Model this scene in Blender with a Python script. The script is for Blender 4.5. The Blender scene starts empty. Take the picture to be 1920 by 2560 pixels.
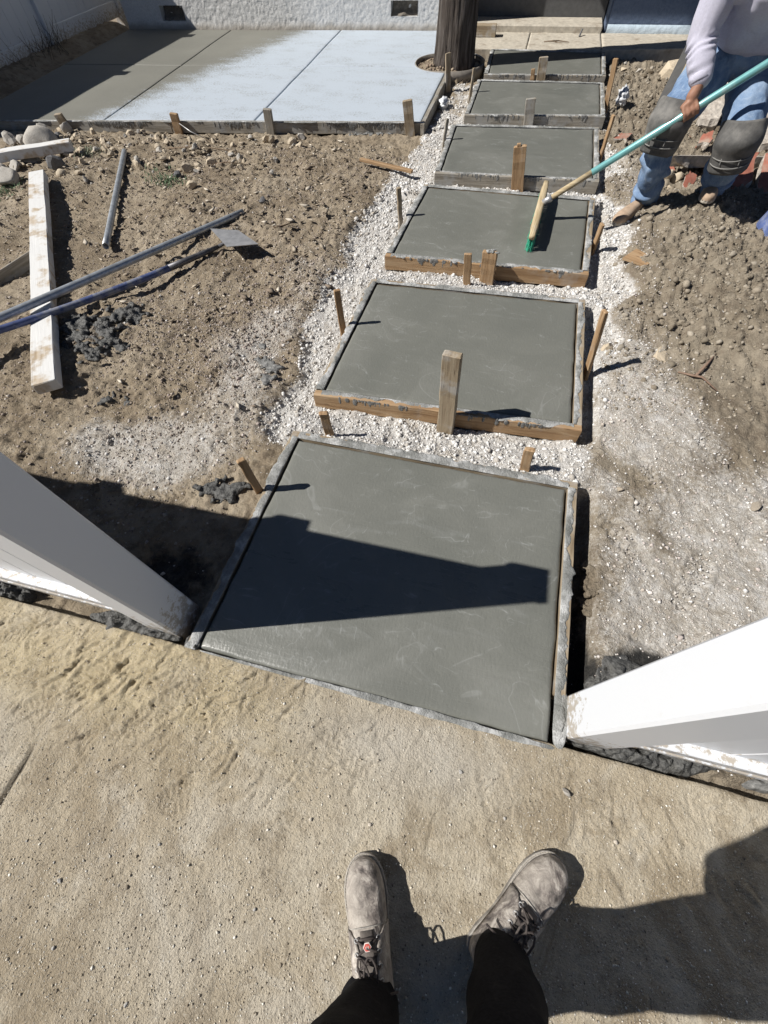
import bpy, bmesh, math, random
import numpy as np
from mathutils import Matrix, Vector, noise as mnoise

random.seed(7)
RNG = np.random.default_rng(11)
scene = bpy.context.scene
COL = scene.collection

# ------------------------------------------------------------------ camera, sky, sun, exposure
CAM_H, PITCH, ROLL, YAW = 1.48, math.radians(58.889), math.radians(-3.7024), math.radians(17.2)
cam_d = bpy.data.cameras.new('camera')
cam = bpy.data.objects.new('camera', cam_d)
COL.objects.link(cam)
fw = Vector((0, math.cos(PITCH), -math.sin(PITCH)))
rt = Vector((1, 0, 0))
up = rt.cross(fw)
rt2 = rt * math.cos(ROLL) + up * math.sin(ROLL)
up2 = up * math.cos(ROLL) - rt * math.sin(ROLL)
Rz = Matrix.Rotation(YAW, 3, 'Z')
fw, rt2, up2 = Rz @ fw, Rz @ rt2, Rz @ up2
mw = Matrix.Identity(4)
for i in range(3):
    mw[i][0], mw[i][1], mw[i][2] = rt2[i], up2[i], -fw[i]
mw[2][3] = CAM_H
cam.matrix_world = mw
cam_d.sensor_fit = 'VERTICAL'
cam_d.sensor_height = 36.0
cam_d.lens = 36.0 * 1040.1 / 2560.0
cam_d.clip_start = 0.02
cam_d.clip_end = 600
scene.camera = cam

SUN_AZ, SUN_EL = math.radians(18.6), math.radians(44.6)      # direction in which shadows point, from +x
sun_dir = Vector((math.cos(SUN_AZ) * math.cos(SUN_EL), math.sin(SUN_AZ) * math.cos(SUN_EL), -math.sin(SUN_EL)))
world = bpy.data.worlds.new('World')
scene.world = world
world.use_nodes = True
wn = world.node_tree
bg = wn.nodes['Background']
sky = wn.nodes.new('ShaderNodeTexSky')
sky.sky_type = 'NISHITA'
sky.sun_disc = False
sky.sun_elevation = SUN_EL
sky.air_density = 0.45
sky.dust_density = 0.0
sky.ozone_density = 1.2
to_sun = -sun_dir
sky.sun_rotation = math.atan2(to_sun.x, to_sun.y)
wn.links.new(sky.outputs[0], bg.inputs[0])
bg.inputs[1].default_value = 0.05
sun_d = bpy.data.lights.new('sun', 'SUN')
sun_d.energy = 5.0
sun_d.angle = math.radians(0.5)
sun_d.color = (1.0, 0.96, 0.90)
sun = bpy.data.objects.new('sun', sun_d)
COL.objects.link(sun)
sun.rotation_euler = sun_dir.to_track_quat('-Z', 'Y').to_euler()
sun.location = (-5, -3, 8)
vs = scene.view_settings
vs.view_transform = 'Standard'
vs.look = 'None'
vs.exposure = 0.32
vs.gamma = 1.0
vs.use_curve_mapping = False
scene.render.engine = 'CYCLES'


# ------------------------------------------------------------------ numpy noise
def _h(ix, iy, iz, seed):
    n = (ix.astype(np.int64) * 374761393 + iy.astype(np.int64) * 668265263 + iz.astype(np.int64) * 2147483647 + seed * 1274126177) & 0xFFFFFFFF
    n = ((n ^ (n >> 13)) * 1274126177) & 0xFFFFFFFF
    n = n ^ (n >> 16)
    return (n & 0xFFFFFF) / float(0xFFFFFF)


def vn2(x, y, seed=0):
    x0, y0 = np.floor(x), np.floor(y)
    fx, fy = x - x0, y - y0
    fx, fy = fx * fx * (3 - 2 * fx), fy * fy * (3 - 2 * fy)
    z = np.zeros_like(x0)
    a, b = _h(x0, y0, z, seed), _h(x0 + 1, y0, z, seed)
    c, d = _h(x0, y0 + 1, z, seed), _h(x0 + 1, y0 + 1, z, seed)
    return (a + (b - a) * fx) * (1 - fy) + (c + (d - c) * fx) * fy - 0.5


def vn3(p, seed=0):
    f = np.floor(p)
    t = p - f
    t = t * t * (3 - 2 * t)
    r = 0
    for dx in (0, 1):
        for dy in (0, 1):
            for dz in (0, 1):
                w = (t[:, 0] if dx else 1 - t[:, 0]) * (t[:, 1] if dy else 1 - t[:, 1]) * (t[:, 2] if dz else 1 - t[:, 2])
                r = r + w * _h(f[:, 0] + dx, f[:, 1] + dy, f[:, 2] + dz, seed)
    return r - 0.5


def fbm(x, y, freq, octs=4, seed=0, gain=0.5):
    r, a = 0, 1.0
    ca, sa = 0.8, 0.6
    for k in range(octs):
        r = r + a * vn2(x * freq, y * freq, seed + k * 17)
        x, y = ca * x - sa * y + 3.1, sa * x + ca * y - 1.7
        freq *= 2.03
        a *= gain
    return r


def ss(a, b, x):
    t = np.clip((x - a) / (b - a), 0, 1)
    return t * t * (3 - 2 * t)


# ------------------------------------------------------------------ scene-tree helpers
def tag(o, label=None, cat=None, group=None, kind=None):
    if label: o['label'] = label
    if cat: o['category'] = cat
    if group: o['group'] = group
    if kind: o['kind'] = kind
    return o


def empty(name, loc=(0, 0, 0)):
    o = bpy.data.objects.new(name, None)
    o.empty_display_size = 0.05
    COL.objects.link(o)
    o.location = loc
    return o


def world_of(o):
    if o.parent is None:
        return o.matrix_basis.copy()
    return world_of(o.parent) @ o.matrix_parent_inverse @ o.matrix_basis


def link(name, me, mat, parent=None, mtx=None, smooth=False):
    """a mesh object whose transform mtx is given in world space, parented or not"""
    o = bpy.data.objects.new(name, me)
    COL.objects.link(o)
    if mat is not None and not me.materials:
        me.materials.append(mat)
    if smooth:
        me.polygons.foreach_set('use_smooth', [True] * len(me.polygons))
    if parent is not None:
        o.parent = parent
        o.matrix_parent_inverse = world_of(parent).inverted()
    o.matrix_basis = mtx if mtx is not None else Matrix.Identity(4)
    return o


def fast_mesh(name, V, F, col=None):
    """V (n,3) floats, F (m,k) ints with the same number of corners each."""
    V = np.asarray(V, np.float32)
    F = np.asarray(F, np.int32)
    me = bpy.data.meshes.new(name)
    k = F.shape[1]
    me.vertices.add(len(V))
    me.vertices.foreach_set('co', V.ravel())
    me.loops.add(F.size)
    me.loops.foreach_set('vertex_index', F.ravel())
    me.polygons.add(len(F))
    me.polygons.foreach_set('loop_start', np.arange(0, F.size, k, dtype=np.int32))
    me.polygons.foreach_set('loop_total', np.full(len(F), k, np.int32))
    me.update(calc_edges=True)
    if col is not None:
        a = me.color_attributes.new('Col', 'FLOAT_COLOR', 'POINT')
        c = np.ones((len(V), 4), np.float32)
        c[:, :col.shape[1]] = col
        a.data.foreach_set('color', c.ravel())
    return me


def grid_mesh(name, X, Y, Z, col=None, keep=None):
    ny, nx = X.shape
    V = np.stack([X, Y, Z], -1).reshape(-1, 3)
    i = np.arange(nx * ny).reshape(ny, nx)
    F = np.stack([i[:-1, :-1], i[:-1, 1:], i[1:, 1:], i[1:, :-1]], -1).reshape(-1, 4)
    if keep is not None:
        F = F[keep.reshape(-1)]
    return fast_mesh(name, V, F, None if col is None else col.reshape(len(V), -1))


def frame_mtx(origin, xdir, updir=(0, 0, 1)):
    x = Vector(xdir).normalized()
    u = Vector(updir)
    y = u.cross(x)
    if y.length < 1e-5:
        y = Vector((0, 1, 0)).cross(x)
    y.normalize()
    z = x.cross(y)
    m = Matrix.Identity(4)
    for i in range(3):
        m[i][0], m[i][1], m[i][2], m[i][3] = x[i], y[i], z[i], origin[i]
    return m


class MB:
    def __init__(s):
        s.v, s.f = [], []

    def add(s, vs, fs):
        b = len(s.v)
        s.v += [tuple(v) for v in vs]
        s.f += [[i + b for i in f] for f in fs]
        return s

    def plank(s, L, w, h, n=8, j=0.0012, ch=0.003, m=None, seed=0, x0=0.0):
        """length along x, width y, height z (centred); chamfered, slightly uneven"""
        r = random.Random(seed)
        cs = [(-w/2+ch, -h/2), (w/2-ch, -h/2), (w/2, -h/2+ch), (w/2, h/2-ch), (w/2-ch, h/2), (-w/2+ch, h/2), (-w/2, h/2-ch), (-w/2, -h/2+ch)]
        vs, fs = [], []
        xs = [x0] + [x0 + ch] + [x0 + L * k / n for k in range(1, n)] + [x0 + L - ch, x0 + L]
        N = len(xs)
        for k, x in enumerate(xs):
            sh = 1.0 if 0 < k < N-1 else 1 - 2*ch/max(min(w, h), 1e-6)
            oy, oz = r.uniform(-j, j), r.uniform(-j, j)
            for (y, z) in cs:
                vs.append((x + (r.uniform(-j, j) if k in (0, N-1) else 0), y*sh + oy + r.uniform(-j, j)*.5, z*sh + oz + r.uniform(-j, j)*.5))
        for k in range(N - 1):
            for i in range(8):
                fs.append([k*8+i, (k)*8+(i+1) % 8, (k+1)*8+(i+1) % 8, (k+1)*8+i][::-1])
        fs.append(list(range(8)))
        fs.append([(N-1)*8+i for i in range(8)][::-1])
        if m is not None:
            vs = [m @ Vector(v) for v in vs]
        return s.add(vs, fs)

    def box(s, lo, hi, ch=0.0):
        L = hi[0]-lo[0]
        m = Matrix.Translation(((lo[0]), (lo[1]+hi[1])/2, (lo[2]+hi[2])/2))
        return s.plank(L, hi[1]-lo[1], hi[2]-lo[2], n=1, j=0, ch=max(ch, 0.0005), m=m)

    def tube(s, pts, r, seg=10, cap=True, closed=False):
        pts = [Vector(p) for p in pts]
        n = len(pts)
        rs = r if isinstance(r, (list, tuple)) else [r]*n
        prev = None
        vs, fs = [], []
        for k, p in enumerate(pts):
            if closed:
                t = pts[(k+1) % n] - pts[k-1]
            else:
                t = pts[min(k+1, n-1)] - pts[max(k-1, 0)]
            t.normalize()
            if prev is None:
                a = Vector((0, 0, 1)) if abs(t.z) < .9 else Vector((1, 0, 0))
                u = t.cross(a).normalized()
            else:
                u = (prev - t * prev.dot(t)).normalized()
            prev = u
            w = t.cross(u)
            for i in range(seg):
                an = 2*math.pi*i/seg
                vs.append(p + (u*math.cos(an) + w*math.sin(an)) * rs[k])
        rng = n if closed else n-1
        for k in range(rng):
            for i in range(seg):
                a, b = k*seg, ((k+1) % n)*seg
                fs.append([a+i, a+(i+1) % seg, b+(i+1) % seg, b+i])
        if cap and not closed:
            fs.append([i for i in range(seg)][::-1])
            fs.append([(n-1)*seg+i for i in range(seg)])
        return s.add(vs, fs)

    def lathe(s, prof, seg=24, m=None, cap0=False, cap1=False):
        vs, fs = [], []
        for (r, z) in prof:
            for i in range(seg):
                a = 2*math.pi*i/seg
                v = Vector((r*math.cos(a), r*math.sin(a), z))
                vs.append(m @ v if m is not None else v)
        for k in range(len(prof)-1):
            for i in range(seg):
                fs.append([k*seg+i, k*seg+(i+1) % seg, (k+1)*seg+(i+1) % seg, (k+1)*seg+i])
        if cap0: fs.append(list(range(seg))[::-1])
        if cap1: fs.append([(len(prof)-1)*seg+i for i in range(seg)])
        return s.add(vs, fs)

    def ell(s, c, rad, m=None, seg=14, rings=9):
        vs, fs = [], []
        c = Vector(c)
        for k in range(rings+1):
            ph = math.pi*k/rings
            for i in range(seg):
                a = 2*math.pi*i/seg
                v = Vector((rad[0]*math.sin(ph)*math.cos(a), rad[1]*math.sin(ph)*math.sin(a), -rad[2]*math.cos(ph)))
                vs.append(c + (m @ v if m is not None else v))
        for k in range(rings):
            for i in range(seg):
                fs.append([k*seg+i, k*seg+(i+1) % seg, (k+1)*seg+(i+1) % seg, (k+1)*seg+i])
        return s.add(vs, fs)

    def cap(s, a, ra, b, rb, seg=14):
        """tapered capsule, closed"""
        a, b = Vector(a), Vector(b)
        d = (b-a)
        L = d.length
        d = d/L if L > 1e-6 else Vector((0, 0, 1))
        pts, rs = [], []
        for k in range(4):
            t = math.pi/2*k/4
            pts.append(a - d*ra*math.cos(t)); rs.append(max(ra*math.sin(t), ra*0.02))
        pts.append(a); rs.append(ra)
        pts.append(b); rs.append(rb)
        for k in range(1, 5):
            t = math.pi/2*k/4
            pts.append(b + d*rb*math.sin(t)); rs.append(max(rb*math.cos(t), rb*0.02))
        return s.tube(pts, rs, seg=seg)

    def mesh(s, name='mesh'):
        me = bpy.data.meshes.new(name)
        me.from_pydata([tuple(v) for v in s.v], [], s.f)
        me.update()
        bm = bmesh.new()
        bm.from_mesh(me)
        bmesh.ops.recalc_face_normals(bm, faces=bm.faces)
        bm.to_mesh(me)
        bm.free()
        return me

    def build(s, name, mat, parent=None, mtx=None, smooth=False):
        return link(name, s.mesh(name), mat, parent, mtx, smooth)


def melt(mb, name, mat, parent=None, voxel=0.01, smooth_it=4, fold=None, thin=0):
    """fuse overlapping closed shapes into one continuous skin"""
    me = mb.mesh(name)
    o = bpy.data.objects.new(name, me)
    COL.objects.link(o)
    r = o.modifiers.new('r', 'REMESH')
    r.mode = 'VOXEL'
    r.voxel_size = voxel
    if smooth_it:
        sm = o.modifiers.new('s', 'SMOOTH')
        sm.factor = 0.6
        sm.iterations = smooth_it
    dg = bpy.context.evaluated_depsgraph_get()
    me2 = bpy.data.meshes.new_from_object(o.evaluated_get(dg))
    bpy.data.objects.remove(o)
    me2.name = name
    if fold is not None:
        n = len(me2.vertices)
        co = np.empty(n*3, np.float32); me2.vertices.foreach_get('co', co); co = co.reshape(-1, 3)
        no = np.empty(n*3, np.float32)
        me2.vertex_normals.foreach_get('vector', no)
        no = no.reshape(-1, 3)
        co = co + no * fold(co.astype(np.float64))[:, None].astype(np.float32)
        me2.vertices.foreach_set('co', co.ravel())
        me2.update()
    me2.materials.clear()
    return link(name, me2, mat, parent, None, True)


# ------------------------------------------------------------------ material helper
class NB:
    def __init__(s, name):
        s.mat = bpy.data.materials.new(name)
        s.mat.use_nodes = True
        s.t = s.mat.node_tree
        s.b = s.t.nodes['Principled BSDF']
        s._c = {}

    def node(s, typ, **props):
        n = s.t.nodes.new(typ)
        for k, v in props.items():
            setattr(n, k, v)
        return n

    def put(s, sock, v):
        if isinstance(v, bpy.types.NodeSocket):
            s.t.links.new(v, sock)
        elif isinstance(v, (tuple, list)) and len(v) == 3 and sock.type == 'RGBA':
            sock.default_value = (*v, 1)
        else:
            sock.default_value = v

    def coord(s, kind='Object'):
        if 'tc' not in s._c:
            s._c['tc'] = s.node('ShaderNodeTexCoord')
        return s._c['tc'].outputs[kind]

    def map(s, scale=(1, 1, 1), vec=None, rot=(0, 0, 0), loc=(0, 0, 0)):
        m = s.node('ShaderNodeMapping')
        s.put(m.inputs['Vector'], vec if vec is not None else s.coord())
        m.inputs['Scale'].default_value = scale
        m.inputs['Rotation'].default_value = rot
        m.inputs['Location'].default_value = loc
        return m.outputs[0]

    def noise(s, scale, detail=4, rough=0.55, vec=None, dist=0.0):
        n = s.node('ShaderNodeTexNoise')
        s.put(n.inputs['Vector'], vec if vec is not None else s.coord())
        n.inputs['Scale'].default_value = scale
        n.inputs['Detail'].default_value = detail
        n.inputs['Roughness'].default_value = rough
        n.inputs['Distortion'].default_value = dist
        return n.outputs[0]

    def voro(s, scale, feature='F1', vec=None, out=0, rnd=1.0):
        n = s.node('ShaderNodeTexVoronoi', feature=feature)
        s.put(n.inputs['Vector'], vec if vec is not None else s.coord())
        n.inputs['Scale'].default_value = scale
        n.inputs['Randomness'].default_value = rnd
        return n.outputs[out]

    def ramp(s, fac, stops):
        n = s.node('ShaderNodeValToRGB')
        cr = n.color_ramp
        while len(cr.elements) < len(stops):
            cr.elements.new(0.5)
        for e, (p, c) in zip(cr.elements, stops):
            e.position = p
            e.color = (*c, 1) if isinstance(c, (tuple, list)) else (c, c, c, 1)
        s.put(n.inputs[0], fac)
        return n.outputs[0]

    def rng(s, fac, a, b, c=0.0, d=1.0):
        n = s.node('ShaderNodeMapRange')
        n.interpolation_type = 'SMOOTHSTEP'
        s.put(n.inputs[0], fac)
        for i, v in enumerate((a, b, c, d)):
            n.inputs[i+1].default_value = v
        return n.outputs[0]

    def mix(s, f, a, b, blend='MIX'):
        n = s.node('ShaderNodeMix', data_type='RGBA', blend_type=blend)
        s.put(n.inputs[0], f)
        s.put(n.inputs[6], a)
        s.put(n.inputs[7], b)
        return n.outputs[2]

    def math(s, op, a, b=0.0, clamp=False):
        n = s.node('ShaderNodeMath', operation=op, use_clamp=clamp)
        s.put(n.inputs[0], a)
        s.put(n.inputs[1], b)
        return n.outputs[0]

    def attr(s, name, out='Color'):
        n = s.node('ShaderNodeAttribute', attribute_name=name)
        return n.outputs[out]

    def sep(s, c):
        n = s.node('ShaderNodeSeparateColor')
        s.put(n.inputs[0], c)
        return n.outputs

    def xyz(s, v=None):
        n = s.node('ShaderNodeSeparateXYZ')
        s.put(n.inputs[0], v if v is not None else s.coord())
        return n.outputs

    def rand(s):
        return s.node('ShaderNodeObjectInfo').outputs['Random']

    def bump(s, h, strength=0.5, dist=0.01, normal=None):
        n = s.node('ShaderNodeBump')
        n.inputs['Strength'].default_value = strength
        n.inputs['Distance'].default_value = dist
        s.put(n.inputs['Height'], h)
        if normal is not None:
            s.put(n.inputs['Normal'], normal)
        return n.outputs[0]

    def done(s, color=None, rough=None, normal=None, metal=None, spec=None, **kw):
        if color is not None: s.put(s.b.inputs['Base Color'], color)
        if rough is not None: s.put(s.b.inputs['Roughness'], rough)
        if normal is not None: s.put(s.b.inputs['Normal'], normal)
        if metal is not None: s.put(s.b.inputs['Metallic'], metal)
        if spec is not None: s.put(s.b.inputs['Specular IOR Level'], spec)
        for k, v in kw.items():
            s.put(s.b.inputs[k.replace('_', ' ')], v)
        return s.mat
# ------------------------------------------------------------------ materials
def m_ground():
    b = NB('dirt')
    g, du, we = b.sep(b.attr('Col'))[0:3]
    y = b.xyz()
    n1 = b.noise(2.2, 6, .6)
    n2 = b.noise(14, 6, .65)
    n3 = b.noise(70, 5, .72)
    n4 = b.noise(190, 4, .65)
    dirt = b.ramp(n1, [(.34, (.245, .195, .136)), (.5, (.335, .275, .198)), (.66, (.415, .35, .262))])
    side = b.rng(y[0], .2, .7, 0, .7)
    dirt = b.mix(side, dirt, b.ramp(n1, [(.34, (.19, .16, .122)), (.5, (.255, .22, .17)), (.66, (.325, .285, .225))]))
    dirt = b.mix(b.rng(n2, .47, .68, 0, .7), dirt, (.165, .13, .095))
    dirt = b.mix(b.rng(n2, .46, .30, 0, .55), dirt, (.44, .38, .295))
    dirt = b.mix(b.rng(n3, .52, .72, 0, .5), dirt, (.43, .37, .29))
    dirt = b.mix(b.rng(n4, .58, .74, 0, .6), dirt, (.50, .45, .38))
    dirt = b.mix(b.rng(n4, .42, .26, 0, .6), dirt, (.10, .078, .056))
    grey = b.ramp(n3, [(.3, (.33, .295, .25)), (.5, (.49, .455, .405)), (.68, (.66, .64, .60))])
    grey = b.mix(b.rng(n4, .55, .72, 0, .7), grey, (.78, .77, .75))
    grey = b.mix(b.rng(n2, .48, .66, 0, .6), grey, (.38, .33, .265))
    grey = b.mix(b.rng(n2, .46, .32, 0, .6), grey, (.72, .705, .685))
    wht = b.ramp(n3, [(.30, (.36, .335, .30)), (.47, (.56, .54, .51)), (.64, (.73, .72, .70))])
    wht = b.mix(b.rng(b.noise(5.5, 5, .65), .52, .66, 0, .65), wht, (.44, .39, .325))
    c = b.mix(b.rng(b.math('ADD', du, b.math('MULTIPLY', b.math('SUBTRACT', n3, .5), .7)), .28, .8), dirt, grey)
    c = b.mix(b.rng(b.math('ADD', g, b.math('MULTIPLY', b.math('SUBTRACT', n2, .5), .9)), .3, .7), c, wht)
    wetc = b.ramp(n3, [(.35, (.022, .022, .022)), (.65, (.06, .057, .052))])
    c = b.mix(b.rng(b.math('ADD', we, b.math('MULTIPLY', b.math('SUBTRACT', n2, .5), .5)), .4, .65), c, wetc)
    h = b.math('ADD', b.math('MULTIPLY', n3, .8), b.math('MULTIPLY', n4, .5))
    h = b.math('ADD', h, b.math('MULTIPLY', n2, 1.0))
    rough = b.rng(we, .4, .8, .95, .5)
    return b.done(c, rough, b.bump(h, 1.0, .016), spec=.2)


def m_sidewalk():
    b = NB('dusty_concrete')
    g = b.sep(b.attr('Col'))
    n1 = b.noise(1.6, 5, .6)
    n2 = b.noise(9, 6, .65)
    n3 = b.noise(55, 5, .7)
    n4 = b.noise(170, 4, .7)
    n5 = b.noise(330, 2, .6)
    st = b.noise(1.0, 6, .6, vec=b.map((26, 4, 1), rot=(0, 0, .5)))
    n0 = b.noise(3.4, 5, .65, dist=.6)
    c = b.ramp(n1, [(.34, (.36, .295, .205)), (.5, (.465, .40, .297)), (.66, (.56, .505, .405))])
    c = b.mix(b.rng(n0, .50, .64, 0, .75), c, (.30, .24, .16))
    c = b.mix(b.rng(n0, .48, .36, 0, .65), c, (.57, .52, .43))
    c = b.mix(b.math('MULTIPLY', g[3] if len(g) > 3 else 0.0, 1.0), c, (.27, .215, .145)) if False else c
    c = b.mix(b.rng(n2, .48, .66, 0, .6), c, (.265, .215, .15))
    c = b.mix(b.math('MULTIPLY', g[0], .85), c, (.49, .41, .265))
    c = b.mix(b.math('MULTIPLY', g[0], b.rng(n2, .5, .65, 0, .6)), c, (.33, .265, .165))
    c = b.mix(b.math('MULTIPLY', g[1], .75), c, (.52, .485, .42))
    c = b.mix(b.math('MULTIPLY', g[2], .8), c, (.10, .085, .065))
    c = b.mix(b.rng(st, .52, .72, 0, .25), c, (.54, .49, .41))
    c = b.mix(b.rng(n3, .52, .76, 0, .45), c, (.20, .165, .12))
    c = b.mix(b.rng(n4, .57, .70, 0, .7), c, (.66, .62, .53))
    c = b.mix(b.rng(n4, .43, .30, 0, .65), c, (.17, .14, .105))
    c = b.mix(b.rng(n5, .62, .75, 0, .7), c, (.74, .70, .62))
    h = b.math('ADD', b.math('MULTIPLY', n3, .6), b.math('MULTIPLY', n4, .6))
    h = b.math('ADD', h, b.math('MULTIPLY', n2, .8))
    return b.done(c, .9, b.bump(h, 1.0, .013), spec=.2)


def m_wetconc(name='fresh_concrete', wet=0.0):
    b = NB(name)
    r = b.rand()
    off = b.node('ShaderNodeVectorMath', operation='ADD')
    b.put(off.inputs[0], b.coord())
    cmb = b.node('ShaderNodeCombineXYZ')
    b.put(cmb.inputs[0], b.math('MULTIPLY', r, 37.0))
    b.put(off.inputs[1], cmb.outputs[0])
    v = off.outputs[0]
    n1 = b.noise(1.9, 5, .6, vec=v, dist=.8)
    n2 = b.noise(1.0, 6, .62, vec=b.map((5, 16, 1), vec=v, rot=(0, 0, .7)), dist=1.2)
    n3 = b.noise(110, 4, .6, vec=b.map((1, .45, 1), vec=v, rot=(0, 0, .35)))
    n4 = b.noise(420, 2, .5, vec=v)
    sw = b.noise(2.6, 2, .4, vec=v, dist=3.5)
    c = b.ramp(n1, [(.28, (.142, .147, .133)), (.5, (.162, .166, .150)), (.72, (.184, .187, .169))])
    c = b.mix(b.rng(n2, .55, .8, 0, .5), c, (.245, .253, .245))
    line = b.math('ABSOLUTE', b.math('SUBTRACT', sw, .5))
    c = b.mix(b.math('MULTIPLY', b.rng(line, .012, 0, 0, 1), b.rng(n2, .48, .65, 0, .55)), c, (.33, .34, .33))
    c = b.mix(b.rng(n4, .68, .8, 0, .5), c, (.32, .32, .31))
    c = b.mix(b.rng(n3, .36, .24, 0, .4), c, (.095, .098, .092))
    c = b.mix(b.rng(r, 0, 1, 0, .18), c, (.14, .138, .11))
    n7 = b.noise(1.3, 3, .5, vec=v, dist=2.2)
    arc = b.math('ABSOLUTE', b.math('SUBTRACT', b.math('FRACT', b.math('MULTIPLY', n7, 9.0)), .5))
    c = b.mix(b.math('MULTIPLY', b.rng(arc, .06, 0, 0, .5), b.rng(n1, .5, .6, 0, 1)), c, (.27, .275, .262))
    c = b.mix(b.rng(n1, .52, .60, 0, .2), c, (.205, .208, .19))
    h = b.math('ADD', b.math('MULTIPLY', n3, .55), b.math('MULTIPLY', n2, .9))
    h = b.math('ADD', h, b.math('MULTIPLY', n4, .1))
    rough = b.ramp(b.math('ADD', b.math('MULTIPLY', n2, .5), b.math('MULTIPLY', n1, .5)), [(.35, .36), (.65, .55)])
    return b.done(c, b.math('SUBTRACT', rough, wet*.14), b.bump(h, .42, .0055), spec=.30+wet*.2)


def m_patio():
    b = NB('cured_concrete')
    x, y, z = b.xyz()
    n1 = b.noise(1.1, 5, .6)
    n2 = b.noise(1.0, 5, .6, vec=b.map((2.6, 6.0, 1), rot=(0, 0, .35)))
    n4 = b.noise(48, 5, .85)
    n5 = b.noise(170, 2, .7)
    c = b.ramp(n1, [(.3, (.165, .163, .142)), (.7, (.205, .202, .175))])
    c = b.mix(b.rng(n4, .5, .7, 0, .3), c, (.11, .11, .095))
    # white curing compound sprayed on all but the left bays and their margin
    lim = b.math('ADD', b.math('MULTIPLY', b.math('SUBTRACT', y, 4.8), .30), -4.86)
    lim = b.math('ADD', lim, b.math('MULTIPLY', b.math('SUBTRACT', n2, .5), 1.1))
    d = b.math('SUBTRACT', x, lim)
    cov = b.rng(d, -.25, 1.0)
    n6 = b.noise(3.2, 5, .6, vec=b.map((1, 1.3, 1)))
    cov = b.math('MULTIPLY', cov, b.rng(b.math('ADD', b.math('MULTIPLY', n2, .5), b.math('MULTIPLY', n6, .5)), .38, .60, .78, 1.0))
    sp = b.math('ADD', b.math('MULTIPLY', n4, .7), b.math('MULTIPLY', n5, .3))
    th = b.math('SUBTRACT', .77, b.math('MULTIPLY', cov, .42))
    k = b.rng(b.math('SUBTRACT', sp, th), -.07, .09)
    k = b.math('MULTIPLY', k, b.rng(cov, .02, .2))
    c = b.mix(b.math('MULTIPLY', k, .92), c, (.47, .53, .60))
    return b.done(c, .6, b.bump(n4, .25, .004), spec=.4)


def m_mortar():
    b = NB('mortar')
    n1 = b.noise(9, 5, .65)
    n2 = b.noise(60, 5, .7)
    c = b.ramp(n1, [(.32, (.17, .175, .165)), (.48, (.30, .305, .295)), (.62, (.56, .565, .56))])
    c = b.mix(b.rng(n2, .45, .75, 0, .6), c, (.16, .155, .145))
    n3 = b.noise(190, 3, .7)
    c = b.mix(b.rng(n3, .58, .75, 0, .5), c, (.60, .60, .59))
    return b.done(c, .9, b.bump(b.math('ADD', n2, b.math('MULTIPLY', n3, .6)), 1.0, .009), spec=.2)


def m_wood(name, dark, mid, light, smear=.35, smear_col=(.42, .41, .39), grain=34):
    b = NB(name)
    r = b.rand()
    cmb = b.node('ShaderNodeCombineXYZ')
    b.put(cmb.inputs[0], b.math('MULTIPLY', r, 53.0))
    b.put(cmb.inputs[1], b.math('MULTIPLY', r, 31.0))
    off = b.node('ShaderNodeVectorMath', operation='ADD')
    b.put(off.inputs[0], b.coord())
    b.put(off.inputs[1], cmb.outputs[0])
    v = off.outputs[0]
    g1 = b.noise(1.0, 5, .6, vec=b.map((2.2, grain, grain), vec=v), dist=1.4)
    g2 = b.noise(1.0, 4, .6, vec=b.map((5, grain*6, grain*6), vec=v))
    p = b.noise(7, 5, .6, vec=v)
    kn = b.voro(3.2, vec=b.map((1.6, 9, 9), vec=v))
    c = b.ramp(g1, [(.3, dark), (.5, mid), (.7, light)])
    c = b.mix(b.rng(g2, .55, .8, 0, .45), c, dark)
    c = b.mix(b.rng(kn, .12, .03, 0, .8), c, tuple(x*.45 for x in dark))
    c = b.mix(b.rng(p, .62-.3*smear, .78-.3*smear, 0, min(1, smear*1.6)), c, smear_col)
    h = b.math('ADD', b.math('MULTIPLY', g2, .5), g1)
    return b.done(c, .8, b.bump(h, .5, .004), spec=.25)


def m_simple(name, col, rough=.6, nscale=40, var=.15, bump=.2, bd=.003, metal=0.0, spec=.4, dirt=None, dscale=5, dlo=.5, dhi=.75, damt=.6, vec=None, **kw):
    b = NB(name)
    n = b.noise(nscale, 5, .6)
    lo, hi = tuple(max(0, x*(1-var)) for x in col), tuple(min(1, x*(1+var)) for x in col)
    c = b.ramp(n, [(.3, lo), (.7, hi)])
    if dirt is not None:
        d = b.noise(dscale, 6, .65)
        c = b.mix(b.rng(d, dlo, dhi, 0, damt), c, dirt)
    return b.done(c, rough, b.bump(n, bump, bd), metal, spec, **kw)


def m_vertexcol(name, rough=.9, bump=.5, bscale=120, spec=.3):
    b = NB(name)
    n = b.noise(bscale, 4, .6)
    c = b.mix(b.rng(n, .35, .7, 0, .35), b.attr('Col'), (.10, .085, .065))
    return b.done(c, rough, b.bump(n, bump, .0012), spec=spec)


def m_rock():
    b = NB('rock')
    r = b.rand()
    base = b.ramp(r, [(0, (.30, .265, .21)), (.25, (.40, .355, .29)), (.5, (.34, .33, .31)), (.72, (.48, .42, .34)), (1, (.36, .29, .215))])
    n = b.noise(14, 6, .65)
    n2 = b.noise(75, 4, .65)
    c = b.mix(b.rng(n, .4, .75, 0, .6), base, (.20, .165, .125))
    c = b.mix(b.rng(n2, .55, .8, 0, .4), c, (.60, .56, .49))
    h = b.math('ADD', n, b.math('MULTIPLY', n2, .4))
    return b.done(c, .88, b.bump(h, .6, .01), spec=.3)


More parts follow.
